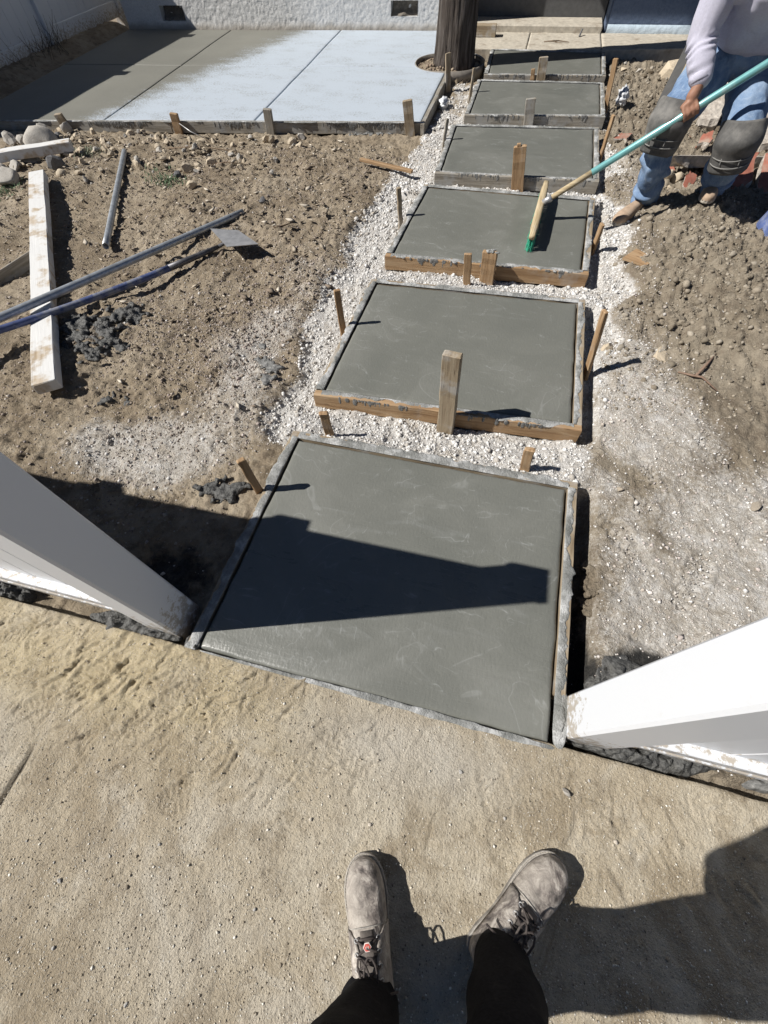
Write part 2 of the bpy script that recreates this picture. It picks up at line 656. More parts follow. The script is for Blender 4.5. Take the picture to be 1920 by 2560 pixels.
def m_stucco(name, c0, c1, dirt=(.22, .19, .15)):
    b = NB(name)
    n = b.noise(55, 5, .6)
    n2 = b.noise(5, 5, .6)
    z = b.xyz()[2]
    c = b.ramp(n, [(.3, c0), (.7, c1)])
    base = b.rng(b.math('ADD', z, b.math('MULTIPLY', b.math('SUBTRACT', n2, .5), .10)), .09, .0, 0, .75)
    c = b.mix(base, c, dirt)
    c = b.mix(b.rng(n2, .55, .8, 0, .3), c, tuple(x*.7 for x in c0))
    return b.done(c, .9, b.bump(n, .6, .008), spec=.2)


def m_bark():
    b = NB('bark')
    n1 = b.noise(1, 6, .65, vec=b.map((30, 30, 2.0)), dist=.6)
    n2 = b.noise(1, 5, .65, vec=b.map((90, 90, 9)))
    n3 = b.noise(3.5, 4, .6)
    c = b.ramp(n1, [(.36, (.022, .018, .016)), (.5, (.075, .063, .055)), (.64, (.15, .132, .118))])
    c = b.mix(b.rng(n2, .5, .75, 0, .5), c, (.06, .045, .035))
    c = b.mix(b.rng(n3, .5, .75, 0, .4), c, (.095, .075, .06))
    h = b.math('ADD', n1, b.math('MULTIPLY', n2, .5))
    return b.done(c, .95, b.bump(h, .9, .03), spec=.15)


def m_denim():
    b = NB('denim')
    n = b.noise(5, 5, .65, dist=.5)
    w = b.noise(1, 3, .6, vec=b.map((260, 260, 60)))
    s = b.noise(1, 5, .65, vec=b.map((22, 22, 9)), dist=.8)
    c = b.ramp(n, [(.3, (.085, .145, .26)), (.5, (.16, .24, .375)), (.7, (.29, .375, .49))])
    c = b.mix(b.rng(s, .5, .75, 0, .55), c, (.38, .45, .54))
    c = b.mix(b.rng(s, .45, .28, 0, .5), c, (.06, .10, .19))
    c = b.mix(b.rng(w, .45, .75, 0, .3), c, (.40, .47, .56))
    d = b.noise(11, 5, .7)
    c = b.mix(b.rng(d, .6, .8, 0, .55), c, (.36, .35, .32))
    return b.done(c, .95, b.bump(b.math('ADD', w, b.math('MULTIPLY', s, 2.0)), .5, .006), spec=.1)


def m_plastic_bag():
    b = NB('clear_plastic')
    n = b.noise(22, 4, .6)
    c = b.ramp(n, [(.35, (.55, .57, .60)), (.7, (.82, .83, .84))])
    return b.done(c, .25, b.bump(n, .8, .01), spec=.6)


def m_vinyl(name='white_vinyl', smudge=.30):
    b = NB(name)
    n = b.noise(4.5, 6, .7, dist=1.0)
    n2 = b.noise(30, 5, .7)
    c = b.mix(b.rng(n, .66, .82, 0, smudge*2), (.69, .71, .74), (.47, .42, .33))
    c = b.mix(b.rng(n2, .60, .85, 0, smudge*.7), c, (.55, .53, .48))
    z = b.xyz()[2]
    spl = b.noise(38, 5, .75)
    low = b.math('ADD', b.rng(z, .30, -.02, 0, .30), spl)
    c = b.mix(b.rng(low, .70, .80, 0, .75), c, (.34, .28, .20))
    return b.done(c, .42, b.bump(n2, .05, .002), spec=.4)


def m_boot():
    b = NB('dusty_leather')
    n = b.noise(26, 6, .7, dist=.8)
    n0 = b.noise(9, 4, .6, dist=.5)
    n2 = b.noise(110, 5, .7)
    n3 = b.noise(1, 4, .6, vec=b.map((60, 14, 40)))
    c = b.ramp(n, [(.36, (.085, .075, .07)), (.46, (.19, .165, .15)), (.54, (.34, .305, .27)), (.63, (.52, .48, .43))])
    c = b.mix(b.rng(n0, .45, .62, 0, .6), c, (.37, .335, .295))
    c = b.mix(b.rng(n2, .5, .78, 0, .5), c, (.45, .42, .37))
    c = b.mix(b.rng(n3, .58, .8, 0, .45), c, (.10, .08, .07))
    h = b.math('ADD', b.math('MULTIPLY', n, .9), b.math('MULTIPLY', n2, .5))
    return b.done(c, .8, b.bump(h, .7, .006), spec=.25)


GROUND = m_ground()
SIDEWALK = m_sidewalk()
WETCONC = m_wetconc()
WETCONC_NEAR = m_wetconc('wetter_fresh_concrete', 1.0)
PATIO = m_patio()
MORTAR = m_mortar()
WOOD_NEW = m_wood('new_pine', (.22, .13, .065), (.345, .225, .125), (.44, .32, .20), .20)
WOOD_OLD = m_wood('weathered_pine', (.19, .14, .09), (.30, .24, .165), (.38, .32, .235), .42)
WOOD_GREY = m_wood('grey_pine', (.17, .15, .12), (.27, .245, .205), (.36, .335, .29), .45, (.33, .33, .32))
WOOD_WHITE = m_wood('whitewashed_pine', (.30, .22, .14), (.46, .38, .28), (.55, .48, .40), .85, (.66, .66, .65), 22)
VINYL = m_vinyl()
VINYL_DIRTY = m_vinyl('smudged_white_vinyl', .42)
STUCCO = m_stucco('white_stucco', (.56, .555, .54), (.74, .735, .72))
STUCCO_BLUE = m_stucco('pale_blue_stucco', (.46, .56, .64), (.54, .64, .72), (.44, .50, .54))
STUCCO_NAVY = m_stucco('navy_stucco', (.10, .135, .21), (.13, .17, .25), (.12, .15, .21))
OLDCONC = m_simple('old_concrete', (.46, .42, .35), .9, 22, .2, .5, .006, dirt=(.22, .17, .12), dscale=6, damt=.7)
DARKCONC = m_simple('grey_painted_concrete', (.10, .10, .10), .85, 20, .15, .3, .004)
BARK = m_bark()
ROCK = m_rock()
ROCK_DARK = m_simple('dark_stone', (.12, .12, .125), .8, 16, .3, .5, .008, dirt=(.26, .23, .19), dscale=12, damt=.5)
ROCK_TAN = m_simple('tan_stone', (.52, .44, .33), .9, 14, .2, .5, .008, dirt=(.27, .21, .14), dscale=7, damt=.6)
ROCK_GREY = m_simple('grey_stone', (.43, .405, .365), .88, 18, .2, .5, .008, dirt=(.27, .22, .165), dscale=6, damt=.6)
STONES = m_vertexcol('crushed_stone')
PEBBLE = m_simple('pale_pebble', (.50, .45, .38), .85, 3, .25, .1, .0004)
PEBBLE_GREY = m_simple('grey_pebble', (.40, .385, .36), .85, 3, .25, .1, .0004)
REDCONC = m_simple('red_painted_concrete', (.34, .125, .085), .85, 16, .25, .5, .006, dirt=(.36, .29, .23), dscale=7, dlo=.45, dhi=.7, damt=.8)
RUBBLE = m_simple('broken_concrete', (.44, .40, .35), .95, 26, .35, 1.0, .02, dirt=(.24, .17, .125), dscale=10, damt=.7)
GALV = m_simple('galvanised_steel', (.42, .45, .48), .45, 30, .25, .15, .001, metal=.55, dirt=(.40, .38, .34), dscale=14, dlo=.5, dhi=.8, damt=.5)
STEEL = m_simple('worn_steel', (.45, .45, .45), .42, 18, .2, .2, .001, metal=.6, dirt=(.52, .51, .49), dscale=9, damt=.6)
DARKSTEEL = m_simple('dark_steel', (.12, .12, .13), .5, 25, .3, .2, .001, metal=.5, dirt=(.28, .26, .23), dscale=14, damt=.6)
BLUEPAINT = m_simple('worn_blue_paint', (.075, .10, .22), .45, 30, .3, .1, .001, dirt=(.30, .31, .33), dscale=14, dlo=.44, dhi=.64, damt=.75)
MUD = m_simple('wet_mortar', (.085, .085, .082), .5, 70, .6, 1.0, .012, dirt=(.15, .145, .13), dscale=25, damt=.6)
MUD_DRY = m_simple('drying_mortar', (.17, .17, .165), .6, 60, .4, 1.0, .01, dirt=(.32, .32, .31), dscale=30, damt=.7)
CLOD = m_simple('earth_clod', (.28, .24, .185), .95, 40, .35, 1.0, .016, dirt=(.17, .14, .10), dscale=16, damt=.7)
JEANS = m_denim()
SHIRT = m_simple('lavender_grey_knit', (.50, .49, .58), .95, 120, .08, .15, .001, spec=.1, dirt=(.42, .40, .42), dscale=8, damt=.4)
SKIN = m_simple('skin', (.30, .155, .10), .6, 60, .12, .15, .0008, dirt=(.42, .34, .28), dscale=30, dlo=.55, dhi=.8, damt=.5)
HAIR = m_simple('dark_hair', (.03, .025, .02), .7, 90, .3, .4, .003)
PAD = m_simple('knee_pad_rubber', (.085, .083, .08), .75, 18, .3, .3, .003, dirt=(.25, .24, .22), dscale=7, dlo=.42, dhi=.72, damt=.7)
PADTRIM = m_simple('pad_trim', (.20, .195, .185), .8, 40, .2)
LEATHER = m_simple('brown_belt_leather', (.06, .04, .03), .7, 50, .2)
SHOE = m_simple('dusty_tan_suede', (.38, .28, .20), .92, 30, .2, .3, .002, dirt=(.50, .42, .33), dscale=14, damt=.6)
SHOE_DARK = m_simple('worn_dark_shoe_band', (.06, .052, .048), .8, 30, .2)
SOLE_PALE = m_simple('dusty_rubber_sole', (.42, .38, .32), .85, 60, .2, .3, .002, dirt=(.2, .17, .14), dscale=20)
BOOT = m_boot()
SOLE = m_simple('boot_sole_rubber', (.20, .185, .165), .85, 60, .25, .4, .002, dirt=(.48, .45, .40), dscale=28, dlo=.42, dhi=.7, damt=.8)
WELT = m_simple('boot_welt', (.34, .32, .29), .8, 150, .3, .5, .002)
TONGUE = m_simple('boot_tongue', (.11, .095, .085), .85, 40, .25, .3, .002, dirt=(.26, .235, .21), dscale=20, damt=.6)
LACE = m_simple('boot_lace', (.055, .045, .042), .85, 200, .3, .3, .001, dirt=(.17, .15, .135), dscale=30, damt=.6)
TAGRED = m_simple('red_cloth_tag', (.55, .09, .07), .7, 150, .2)
TAGWHITE = m_simple('tag_white', (.75, .68, .64), .7, 150, .1)
BLACKCLOTH = m_simple('black_cloth', (.011, .011, .013), .95, 140, .4, .4, .002, spec=.08, dirt=(.04, .038, .036), dscale=34, dlo=.58, dhi=.75, damt=.6)
DARKSHIRT = m_simple('dark_work_shirt', (.03, .032, .04), .95, 90, .3, .2, .002, spec=.1)
TEAL = m_simple('teal_metallic_paint', (.20, .46, .46), .32, 20, .1, .05, .0005, metal=.35, dirt=(.42, .52, .50), dscale=16, dlo=.48, dhi=.68, damt=.6)
HANDLEWOOD = m_wood('handle_wood', (.33, .25, .14), (.46, .37, .23), (.56, .47, .32), .2)
BRISTLE = m_simple('green_bristle', (.05, .38, .24), .6, 60, .25)
BLACKBOARD = m_simple('black_board', (.018, .018, .018), .6, 30, .3, .2, .001, dirt=(.06, .055, .05), dscale=6)
REDHANDLE = m_simple('red_brown_handle', (.26, .09, .06), .5, 20, .25, .1, .001)
BUCKETBLUE = m_simple('blue_plastic_bucket', (.09, .13, .30), .5, 14, .3, .2, .002, dirt=(.42, .44, .48), dscale=5, dlo=.42, dhi=.62, damt=.85)
BAG = m_plastic_bag()
TWIG = m_simple('dry_twig', (.17, .12, .08), .9, 60, .3)
ROOT = m_simple('reddish_root', (.22, .15, .11), .9, 60, .3)
GRASS = m_simple('green_weed', (.10, .155, .08), .8, 40, .4)
GRASS_DRY = m_simple('pale_weed', (.17, .19, .13), .85, 40, .35)
FROND = m_simple('palm_frond', (.06, .10, .03), .7, 20, .35)
STRAW = m_simple('dry_stalks', (.10, .085, .065), .9, 60, .4)
ROOF = m_simple('roof_shingle', (.16, .13, .115), .95, 18, .3, .6, .01)
BENDER = m_simple('bender_board', (.25, .225, .195), .8, 16, .2, .3, .003, dirt=(.38, .36, .33), dscale=8, damt=.5)
VENTMESH = m_simple('vent_screen', (.16, .14, .115), .9, 60, .3, .6, .004)
# ------------------------------------------------------------------ layout (metres; x along the fence, y towards the house)
SLABS = [
    [(-.765, .165), (.432, .163), (.457, 1.133), (-.748, 1.148)],
    [(-.731, 1.491), (.472, 1.521), (.484, 2.470), (-.708, 2.451)],
    [(-.688, 2.811), (.505, 2.831), (.549, 3.761), (-.640, 3.788)],
    [(-.592, 4.090), (.580, 4.130), (.592, 5.135), (-.618, 5.050)],
    [(-.541, 5.372), (.652, 5.495), (.660, 6.380), (-.550, 6.350)],
    [(-.503, 6.600), (.680, 6.680), (.690, 7.480), (-.540, 7.510)]]
GAP, BT, BH = .010, .038, .089
PATIO_Q = [(-5.80, 4.565), (-.965, 5.130), (-1.02, 8.395), (-6.05, 8.215)]      # FL FR BR BL
TREE = (-.95, 6.98)
RING_C, RING_R = (-1.005, 6.99), .395


def lerp2(a, b, t):
    return (a[0] + (b[0]-a[0])*t, a[1] + (b[1]-a[1])*t)


def off_quad(q, d):
    """push the quad's sides outwards by d"""
    out = []
    n = len(q)
    for i in range(n):
        p0, p, p1 = Vector(q[i-1]), Vector(q[i]), Vector(q[(i+1) % n])
        e0, e1 = (p-p0).normalized(), (p1-p).normalized()
        n0, n1 = Vector((e0.y, -e0.x)), Vector((e1.y, -e1.x))
        bis = (n0+n1)/(1+n0.dot(n1))
        out.append(tuple(p + bis*d))
    return out


def inside_quad(q, x, y, soft=0.0):
    """signed inside distance (positive inside)"""
    d = None
    for i in range(4):
        (ax, ay), (bx, by) = q[i], q[(i+1) % 4]
        L = math.hypot(bx-ax, by-ay)
        s = ((bx-ax)*(y-ay) - (by-ay)*(x-ax))/L
        d = s if d is None else np.minimum(d, s)
    return d


GXL_Y = [.6, 1.1, 1.3, 1.7, 2.2, 2.85, 3.3, 4.25, 5.0, 5.8, 7.0]
GXL_X = [-.80, -.93, -.96, -.97, -1.03, -1.06, -1.06, -1.03, -.95, -.90, -.80]
GXR_Y = [0, .9, 1.25, 1.6, 2.0, 2.5, 3.2, 3.8, 4.6, 5.2, 7]
GXR_X = [.30, .36, .48, .62, .70, .76, .76, .78, .76, .70, .62]


def masks(x, y):
    x = np.asarray(x, float); y = np.asarray(y, float)
    wob = fbm(x, y, 4.0, 4, 5)*.10
    xl = np.interp(y, GXL_Y, GXL_X)
    xr = np.interp(y, GXR_Y, GXR_X)
    g = ss(-.07, .07, x - xl + wob*1.4) * ss(-.11, .11, xr - x + wob*2.0) * ss(1.02, 1.14, y + wob) * ss(6.9, 6.2, y)
    g = g*(1 - .55*ss(4.9, 5.8, y)*ss(.1, .4, fbm(x, y, 6, 3, 77)+.3))
    pat = fbm(x, y, 2.3, 5, 31)
    def bl(cx, cy, sx, sy, a=1.0):
        return a*np.exp(-((x-cx)/sx)**2 - ((y-cy)/sy)**2)
    du = bl(1.25, 1.05, .75, .55, 1.0) + bl(.75, 1.75, .35, .35, .7) + bl(1.75, 1.45, .5, .3, .9) + bl(.75, .70, .3, .35, .5)
    du = du + bl(-1.45, .98, .50, .24, .85) + bl(-1.15, 1.7, .30, .65, .72) + bl(-1.2, 2.5, .22, .5, .45) + bl(-1.75, 2.0, .5, .5, .28) + bl(.50, 1.3, .3, .22, .8) + bl(.78, 2.2, .16, .7, .55) + bl(-2.6, 2.6, .8, .6, .15) + bl(1.0, 3.3, .25, .6, .25)
    du = du + bl(.85, 4.4, .2, .7, .45)
    du = np.clip(du*(.85 + 1.5*pat), 0, 1)
    we = bl(.74, .40, .16, .14, 1.1) + bl(-.98, .80, .13, .06, .9) + bl(-2.20, 1.67, .2, .17, .6) + bl(-1.15, .40, .45, .25, .55) + bl(-1.9, .45, .8, .2, .45)
    we = we + .34*ss(-5.6, -6.1, x)*ss(3, 4.5, y) + bl(.545, .7, .035, .6, .7) + bl(-.90, 5.7, .10, .5, .7) + bl(-.95, 6.5, .3, .15, .7)
    we = np.clip(we*(.9 + .8*pat), 0, 1)
    return g, du, we


def H(x, y):
    x = np.asarray(x, float); y = np.asarray(y, float)
    g, du, we = masks(x, y)
    left = x < -.2
    base = np.where(left, -.035 - .055*ss(3.0, 4.5, y + .1*x), -.055)
    base = np.where(left, base - .03*ss(.62, .3, y), base)
    mound = .115*np.exp(-((x-1.42)/.55)**2 - ((y-2.75)/.85)**2) + .05*np.exp(-((x-1.2)/.5)**2 - ((y-3.7)/.45)**2) + .045*np.exp(-((x-1.33)/.22)**2 - ((y-3.76)/.22)**2)
    base = base + np.where(left, 0, mound)
    base = base - np.where(left, 0, .02*ss(4.2, 5.5, y))
    lump = fbm(x, y, 1.3, 4, 3)*.045 + fbm(x, y, 5.0, 4, 9)*.026
    r = np.abs(fbm(x, y, 9.0, 3, 21))
    clod = np.clip(.16 - r, 0, 1)*.11
    fine = fbm(x, y, 24.0, 4, 14)*.022 + fbm(x, y, 62.0, 2, 15)*.009
    rightmound = np.where(left, .75, .55 + ss(1.7, 2.3, y)*.9)
    calm = 1 - .55*np.clip(du, 0, 1)
    dirtz = base + lump*np.where(left, .9, .8) + (clod + fine)*rightmound*calm
    # gravel bed
    bed = np.full_like(x, -.075)
    for k in range(len(SLABS)-1):
        yb = (SLABS[k][2][1] + SLABS[k][3][1])/2 + .05
        yf = (SLABS[k+1][0][1] + SLABS[k+1][1][1])/2 - .05
        m = (y > yb-.05) & (y < yf+.1) & (x > -.85) & (x < .65)
        bed = np.where(m, -.030 - .052*ss(yb, yf, y), bed)
    bed = bed + fbm(x, y, 7, 3, 41)*.022 + fbm(x, y, 34, 3, 43)*.014
    z = dirtz*(1-g) + bed*g
    # slots beside the right-hand boards, scarp on the left
    for k, q in enumerate(SLABS):
        o = off_quad(q, .05)
        xe = np.interp(y, [o[1][1], o[2][1]], [o[1][0], o[2][0]])
        inr = ss(o[1][1]-.03, o[1][1]+.02, y)*ss(o[2][1]+.03, o[2][1]-.02, y)
        d = x - xe
        slot = ss(-.02, .0, d)*ss(.10, .055, d)*inr
        z = z*(1-slot) + (-.10 - (.05 if k == 0 else 0))*slot
    # below the cast things
    for q in SLABS:
        z = np.where(inside_quad(off_quad(q, .040), x, y) > 0, np.minimum(z, -.125), z)
    z = np.where(inside_quad(off_quad(PATIO_Q, .035), x, y) > 0, np.minimum(z, -.14), z)
    d = np.hypot(x-RING_C[0], y-RING_C[1])
    z = np.where(d < RING_R-.01, -.035 + .03*ss(.35, .22, d) + fine, z)
    z = np.where((y > 7.53) & (x > -1.0), -.16, z)
    z = np.where((x > -.95) & (x < -.62) & (y > 5.15) & (y < 7.5) & (d > RING_R), np.minimum(z, -.085 + fine), z)
    bank = ss(-6.28, -6.55, x)*ss(2.5, 3.5, y)
    z = z*(1-bank) + (.012 + fine)*bank
    # in front of the fence, behind the sidewalk edge
    z = np.where(y < .2, np.minimum(z, -.055 + fine*1.4), z)
    return z


def tread(X, Y, cx, cy, ang, L=.29, W=.10, kind=0, depth=.004, per=.021):
    """a boot print: sunken sole with a tread pattern"""
    c, s = math.cos(ang), math.sin(ang)
    u, v = (X-cx)*c+(Y-cy)*s, -(X-cx)*s+(Y-cy)*c
    w = W/2*(1 - .25*np.exp(-((u+.03)/.04)**2))*np.sqrt(np.clip(1-(np.abs(u)/(L/2))**4, 0, 1))
    m = ss(0, .008, w-np.abs(v))*(np.abs(u) < L/2)
    if kind == 0:
        pat = np.sin((u + np.abs(v)*.7)*2*math.pi/per)
    elif kind == 1:
        pat = np.sin(u*2*math.pi/(per*.85))*np.where(np.abs(v) < .006, -1, 1)
    else:
        pat = np.sin(u*2*math.pi/per)*np.sin(v*2*math.pi/per)*1.5
    fade = ss(-.05, .25, fbm(X, Y, 9, 2, 70)+.15)
    rim = np.exp(-((w-np.abs(v)+.006)/.006)**2)*(np.abs(u) < L/2)
    return m*fade*(np.clip(pat, -.7, .7)*depth*.6 - depth*.4) + rim*fade*depth*.35


def strokes(X, Y, xs, ys, n, box, ang, lens, depth, seed):
    """short curved scratches with a pushed-up lip"""
    r = random.Random(seed)
    D = np.zeros_like(X)
    for _ in range(n):
        cx, cy = box(r)
        a = r.gauss(*ang); L = r.uniform(*lens); w = r.uniform(.003, .008); dp = depth*r.uniform(.4, 1.2); kx = r.gauss(0, 3.0)
        i0, i1 = np.searchsorted(xs, cx-L), np.searchsorted(xs, cx+L)
        j0, j1 = np.searchsorted(ys, cy-L), np.searchsorted(ys, cy+L)
        if i1-i0 < 3 or j1-j0 < 3: continue
        sx_, sy_ = X[j0:j1, i0:i1]-cx, Y[j0:j1, i0:i1]-cy
        u = sx_*math.cos(a)+sy_*math.sin(a); v = -sx_*math.sin(a)+sy_*math.cos(a) - kx*u*u
        env = np.clip(1-(np.abs(u)/(L/2))**3, 0, 1)
        D[j0:j1, i0:i1] += env*(-dp*np.exp(-(v/w)**2) + .75*dp*np.exp(-((v-1.7*w)/w)**2))
    return D


# ------------------------------------------------------------------ the ground
def dens(lo, hi, segs):
    """segs: [(upto, step)]"""
    out, x = [], lo
    for u, st in segs:
        n = max(1, int(round((u-x)/st)))
        out += list(np.linspace(x, u, n, endpoint=False))
        x = u
    out.append(hi)
    return np.array(out)


gx = dens(-9, 6, [(-5, .06), (-2.7, .022), (1.95, .009), (3.2, .03), (6, .1)])
gy = dens(.16, 8.6, [(2.0, .0085), (5.2, .019), (8.6, .035)])
X, Y = np.meshgrid(gx, gy)
Z = H(X, Y)
for (cx, cy, an, kd) in [(-1.25, 1.30, 1.2, 0), (-1.05, 1.18, 1.9, 0), (-1.9, 1.15, .6, 0), (-1.75, .95, .5, 1), (-1.62, .72, 2.2, 1), (-1.28, .72, .4, 0), (-1.05, 1.02, 2.6, 2), (-2.2, 1.35, .7, 0),
                         (-2.05, .85, 2.4, 0), (.95, .85, 1.1, 1), (1.3, 1.2, .6, 0), (1.1, 1.55, 2.3, 0), (.8, 1.25, 1.5, 2), (1.55, .95, 2.0, 1), (-1.35, 1.55, .9, 0), (.72, .95, 2.2, 0)]:
    Z += tread(X, Y, cx, cy, an, kind=kd, depth=.016, per=.034)
Z += strokes(X, Y, gx, gy, 260, lambda r: (r.uniform(-2.3, -.95), r.uniform(.45, 1.9)), (.6, .9), (.03, .14), .007, 5)*(inside_quad(off_quad(SLABS[0], .08), X, Y) < 0)
Z += strokes(X, Y, gx, gy, 200, lambda r: (r.uniform(.62, 1.9), r.uniform(.45, 2.0)), (2.4, .8), (.04, .18), .006, 6)
g, du, we = masks(X, Y)
me = grid_mesh('dirt_ground', X, Y, Z, np.stack([g, du, we], -1))
ground = link('dirt_ground', me, GROUND, smooth=True)
tag(ground, 'dug-over tan dirt yard with a channel of white crushed stone along the path', kind='structure')
t = MB()
me = fast_mesh('terrain', [(-150, -150, -.22), (150, -150, -.22), (150, 150, -.22), (-150, 150, -.22)], [(0, 1, 2, 3)],
               np.zeros((4, 3)))
tag(link('terrain', me, GROUND), 'flat bare ground around the yard', kind='structure')

# sidewalk in front, real relief: scuffs, tread prints, drifts of sand
sx = dens(-6, 5, [(-1.9, .05), (1.35, .0058), (5, .05)])
sy = dens(-1.5, .16, [(-.75, .03), (.16, .0055)])
X, Y = np.meshgrid(sx, sy)
edge_w = .004*fbm(X, np.zeros_like(Y), 9, 4, 91)
Y = Y + np.where(Y > .12, edge_w*(Y-.12)/.04, 0)
sand = np.clip(1.5*np.exp(-((X+1.35)/.55)**2 - ((Y-.03)/.17)**2) + .9*np.exp(-((X+.75)/.30)**2-((Y-.06)/.10)**2)
               + .5*np.exp(-((X+.55)/.3)**2-((Y+.02)/.14)**2), 0, 1)
sand = np.clip(sand*(.75+1.1*fbm(X, Y, 5, 4, 61)), 0, 1)
pale = np.clip((np.exp(-((X+.02)/.45)**2-((Y-.02)/.12)**2)*.7 + np.exp(-((X+.5)/.5)**2-((Y+.5)/.2)**2)*.35
                + np.exp(-((X+1.4)/.22)**2-((Y+.22)/.14)**2)*.8)*(.7+1.3*fbm(X, Y, 4, 4, 62)), 0, 1)
Z = fbm(X, Y, 3, 4, 63)*.003 + fbm(X, Y, 55, 4, 64)*.0040*(.6+.6*sand)
streak = fbm(X*1.0 + Y*.5, Y*1.0 - X*.5, 1, 1, 65)
rot = .75
u1, v1 = X*math.cos(rot)+Y*math.sin(rot), -X*math.sin(rot)+Y*math.cos(rot)
sc = np.abs(vn2(u1*14, v1*75, 66))
Z += sand*(fbm(X, Y, 11, 3, 67)*.009 + np.clip(sc-.22, 0, 1)*.020)
Z += .5*np.clip(fbm(u1*.4, v1*1.3, 38, 3, 68)-.12, 0, 1)*.012*np.exp(-((X+.75)/.65)**2-((Y+.06)/.22)**2)


for (cx, cy, an, kd) in [(-1.45, .06, .55, 0), (-1.30, -.03, .5, 1), (-1.05, .03, .9, 0), (-1.02, -.13, 2.4, 0), (-.78, -.03, .8, 1), (-.62, -.12, 2.2, 2),
                         (-.55, -.20, .6, 1), (-1.55, -.10, 2.5, 0), (.62, .00, 1.0, 2), (.85, -.08, 2.3, 1), (.30, -.04, 1.9, 0), (-.25, -.10, 1.3, 1),
                         (-.95, -.33, 1.2, 2), (-.20, .02, 2.6, 0), (.45, .06, .5, 1), (.95, .06, 2.7, 0), (-1.25, -.22, 1.0, 1), (.05, -.12, .4, 2), (-.75, -.42, 1.0, 1), (-.35, -.35, .9, 0)]:
    Z += tread(X, Y, cx, cy, an, kind=kd, depth=.008 if cx < -.5 and cy > -.25 else .0048)
Z += strokes(X, Y, sx, sy, 420, lambda r: (r.gauss(-1.0, .50), min(.13, r.gauss(.0, .10))), (.75, .55), (.02, .10), .0055, 7)
Z += strokes(X, Y, sx, sy, 260, lambda r: (r.uniform(-1.7, 1.1), r.uniform(-.6, .12)), (.9, .9), (.015, .09), .0022, 8)
Z += strokes(X, Y, sx, sy, 90, lambda r: (r.uniform(.5, 1.1), r.uniform(-.15, .1)), (2.2, .5), (.03, .12), .003, 9)
jd = np.abs(X+1.14 + .006*fbm(X, Y, 14, 2, 71))
jopen = ss(-.20, -.27, Y + .02*fbm(X, Y, 8, 2, 72))
joint = ss(.011, .004, jd)*jopen
Z -= joint*.010
Z = np.where(Y > .15, Z - .004*((Y-.15)/.01), Z)
fade = ss(-2.4, -1.9, X)*ss(1.9, 1.35, X)
Z = Z*fade
# a vertical rear edge
Xb = np.concatenate([X, X[-1:]]); Yb = np.concatenate([Y, Y[-1:]+.002]); Zb = np.concatenate([Z, np.full_like(Z[-1:], -.2)])
cm = np.stack([sand, pale, joint], -1)
cm = np.concatenate([cm, cm[-1:]])
sidewalk = link('sidewalk', grid_mesh('sidewalk', Xb, Yb, Zb, cm), SIDEWALK, smooth=True)
tag(sidewalk, 'dusty tan concrete sidewalk covered in scuffed boot prints and sand', kind='structure')


SWZ = Z.copy()


def Hs(x, y):
    """sidewalk relief under a point"""
    x = np.asarray(x, float); y = np.asarray(y, float)
    i = np.clip(np.searchsorted(sx, x), 0, len(sx)-1); j = np.clip(np.searchsorted(sy, y), 0, len(sy)-1)
    return SWZ[j, i]


# ------------------------------------------------------------------ fresh concrete slabs, their forms
def slab_mesh(q, seed, depth=.085, roll=.008, front_raw=False):
    L = 1.2
    e = np.array([0, 0, .004, .010, .018])/L
    zz = np.array([-depth, -roll, -roll*.45, -roll*.12, 0])
    mid = np.linspace(.04, .96, 44)
    u = np.concatenate([e, mid, 1-e[::-1]])
    zu = np.concatenate([zz, np.zeros(44), zz[::-1]])
    U, V = np.meshgrid(u, u)
    Zu = np.minimum(zu[None, :], zu[:, None])
    Zu = np.where((zu[None, :] <= -depth) | (zu[:, None] <= -depth), -depth, Zu)
    q = np.array(q)
    P = ((1-U)*(1-V))[..., None]*q[0] + (U*(1-V))[..., None]*q[1] + (U*V)[..., None]*q[2] + ((1-U)*V)[..., None]*q[3]
    amp = np.where(Zu > -roll*1.2, 1, 0)
    Z = Zu + amp*(fbm(P[..., 0], P[..., 1], 3, 3, seed)*.003 + fbm(P[..., 0], P[..., 1], 17, 3, seed+5)*.0012)
    ed = np.minimum(np.minimum(U, 1-U), np.minimum(V, 1-V))
    X = P[..., 0] + np.where(ed < .012, fbm(P[..., 0], P[..., 1], 12, 3, seed+9)*.005, 0)
    Y = P[..., 1] + np.where(ed < .012, fbm(P[..., 0], P[..., 1], 12, 3, seed+3)*.005, 0)
    return grid_mesh('concrete_slab', X, Y, Z)


slab_labels = [
    'nearest wet grey concrete slab between the white gate posts, crossed by the fence shadow',
    'square wet concrete slab, second from the sidewalk, with a tall split stake at its front board',
    'fresh concrete slab under the green-bristled broom',
    'fresh concrete slab just behind the one being broomed, an orange stake at its front board',
    'small fresh concrete slab, second from the porch walkway',
    'farthest fresh concrete slab crossed by the dark trunk shadow beside the porch walkway']
frame_labels = [
    'mortar-smeared form boards around the nearest slab, open on the sidewalk side',
    'new pine form boards around the second slab from the sidewalk',
    'pine form boards with red-brown stains around the slab being broomed',
    'grey smeared form boards around the slab behind the broom',
    'grey weathered form boards around the slab second from the porch walkway',
    'grey form boards around the farthest slab beside the tree ring']


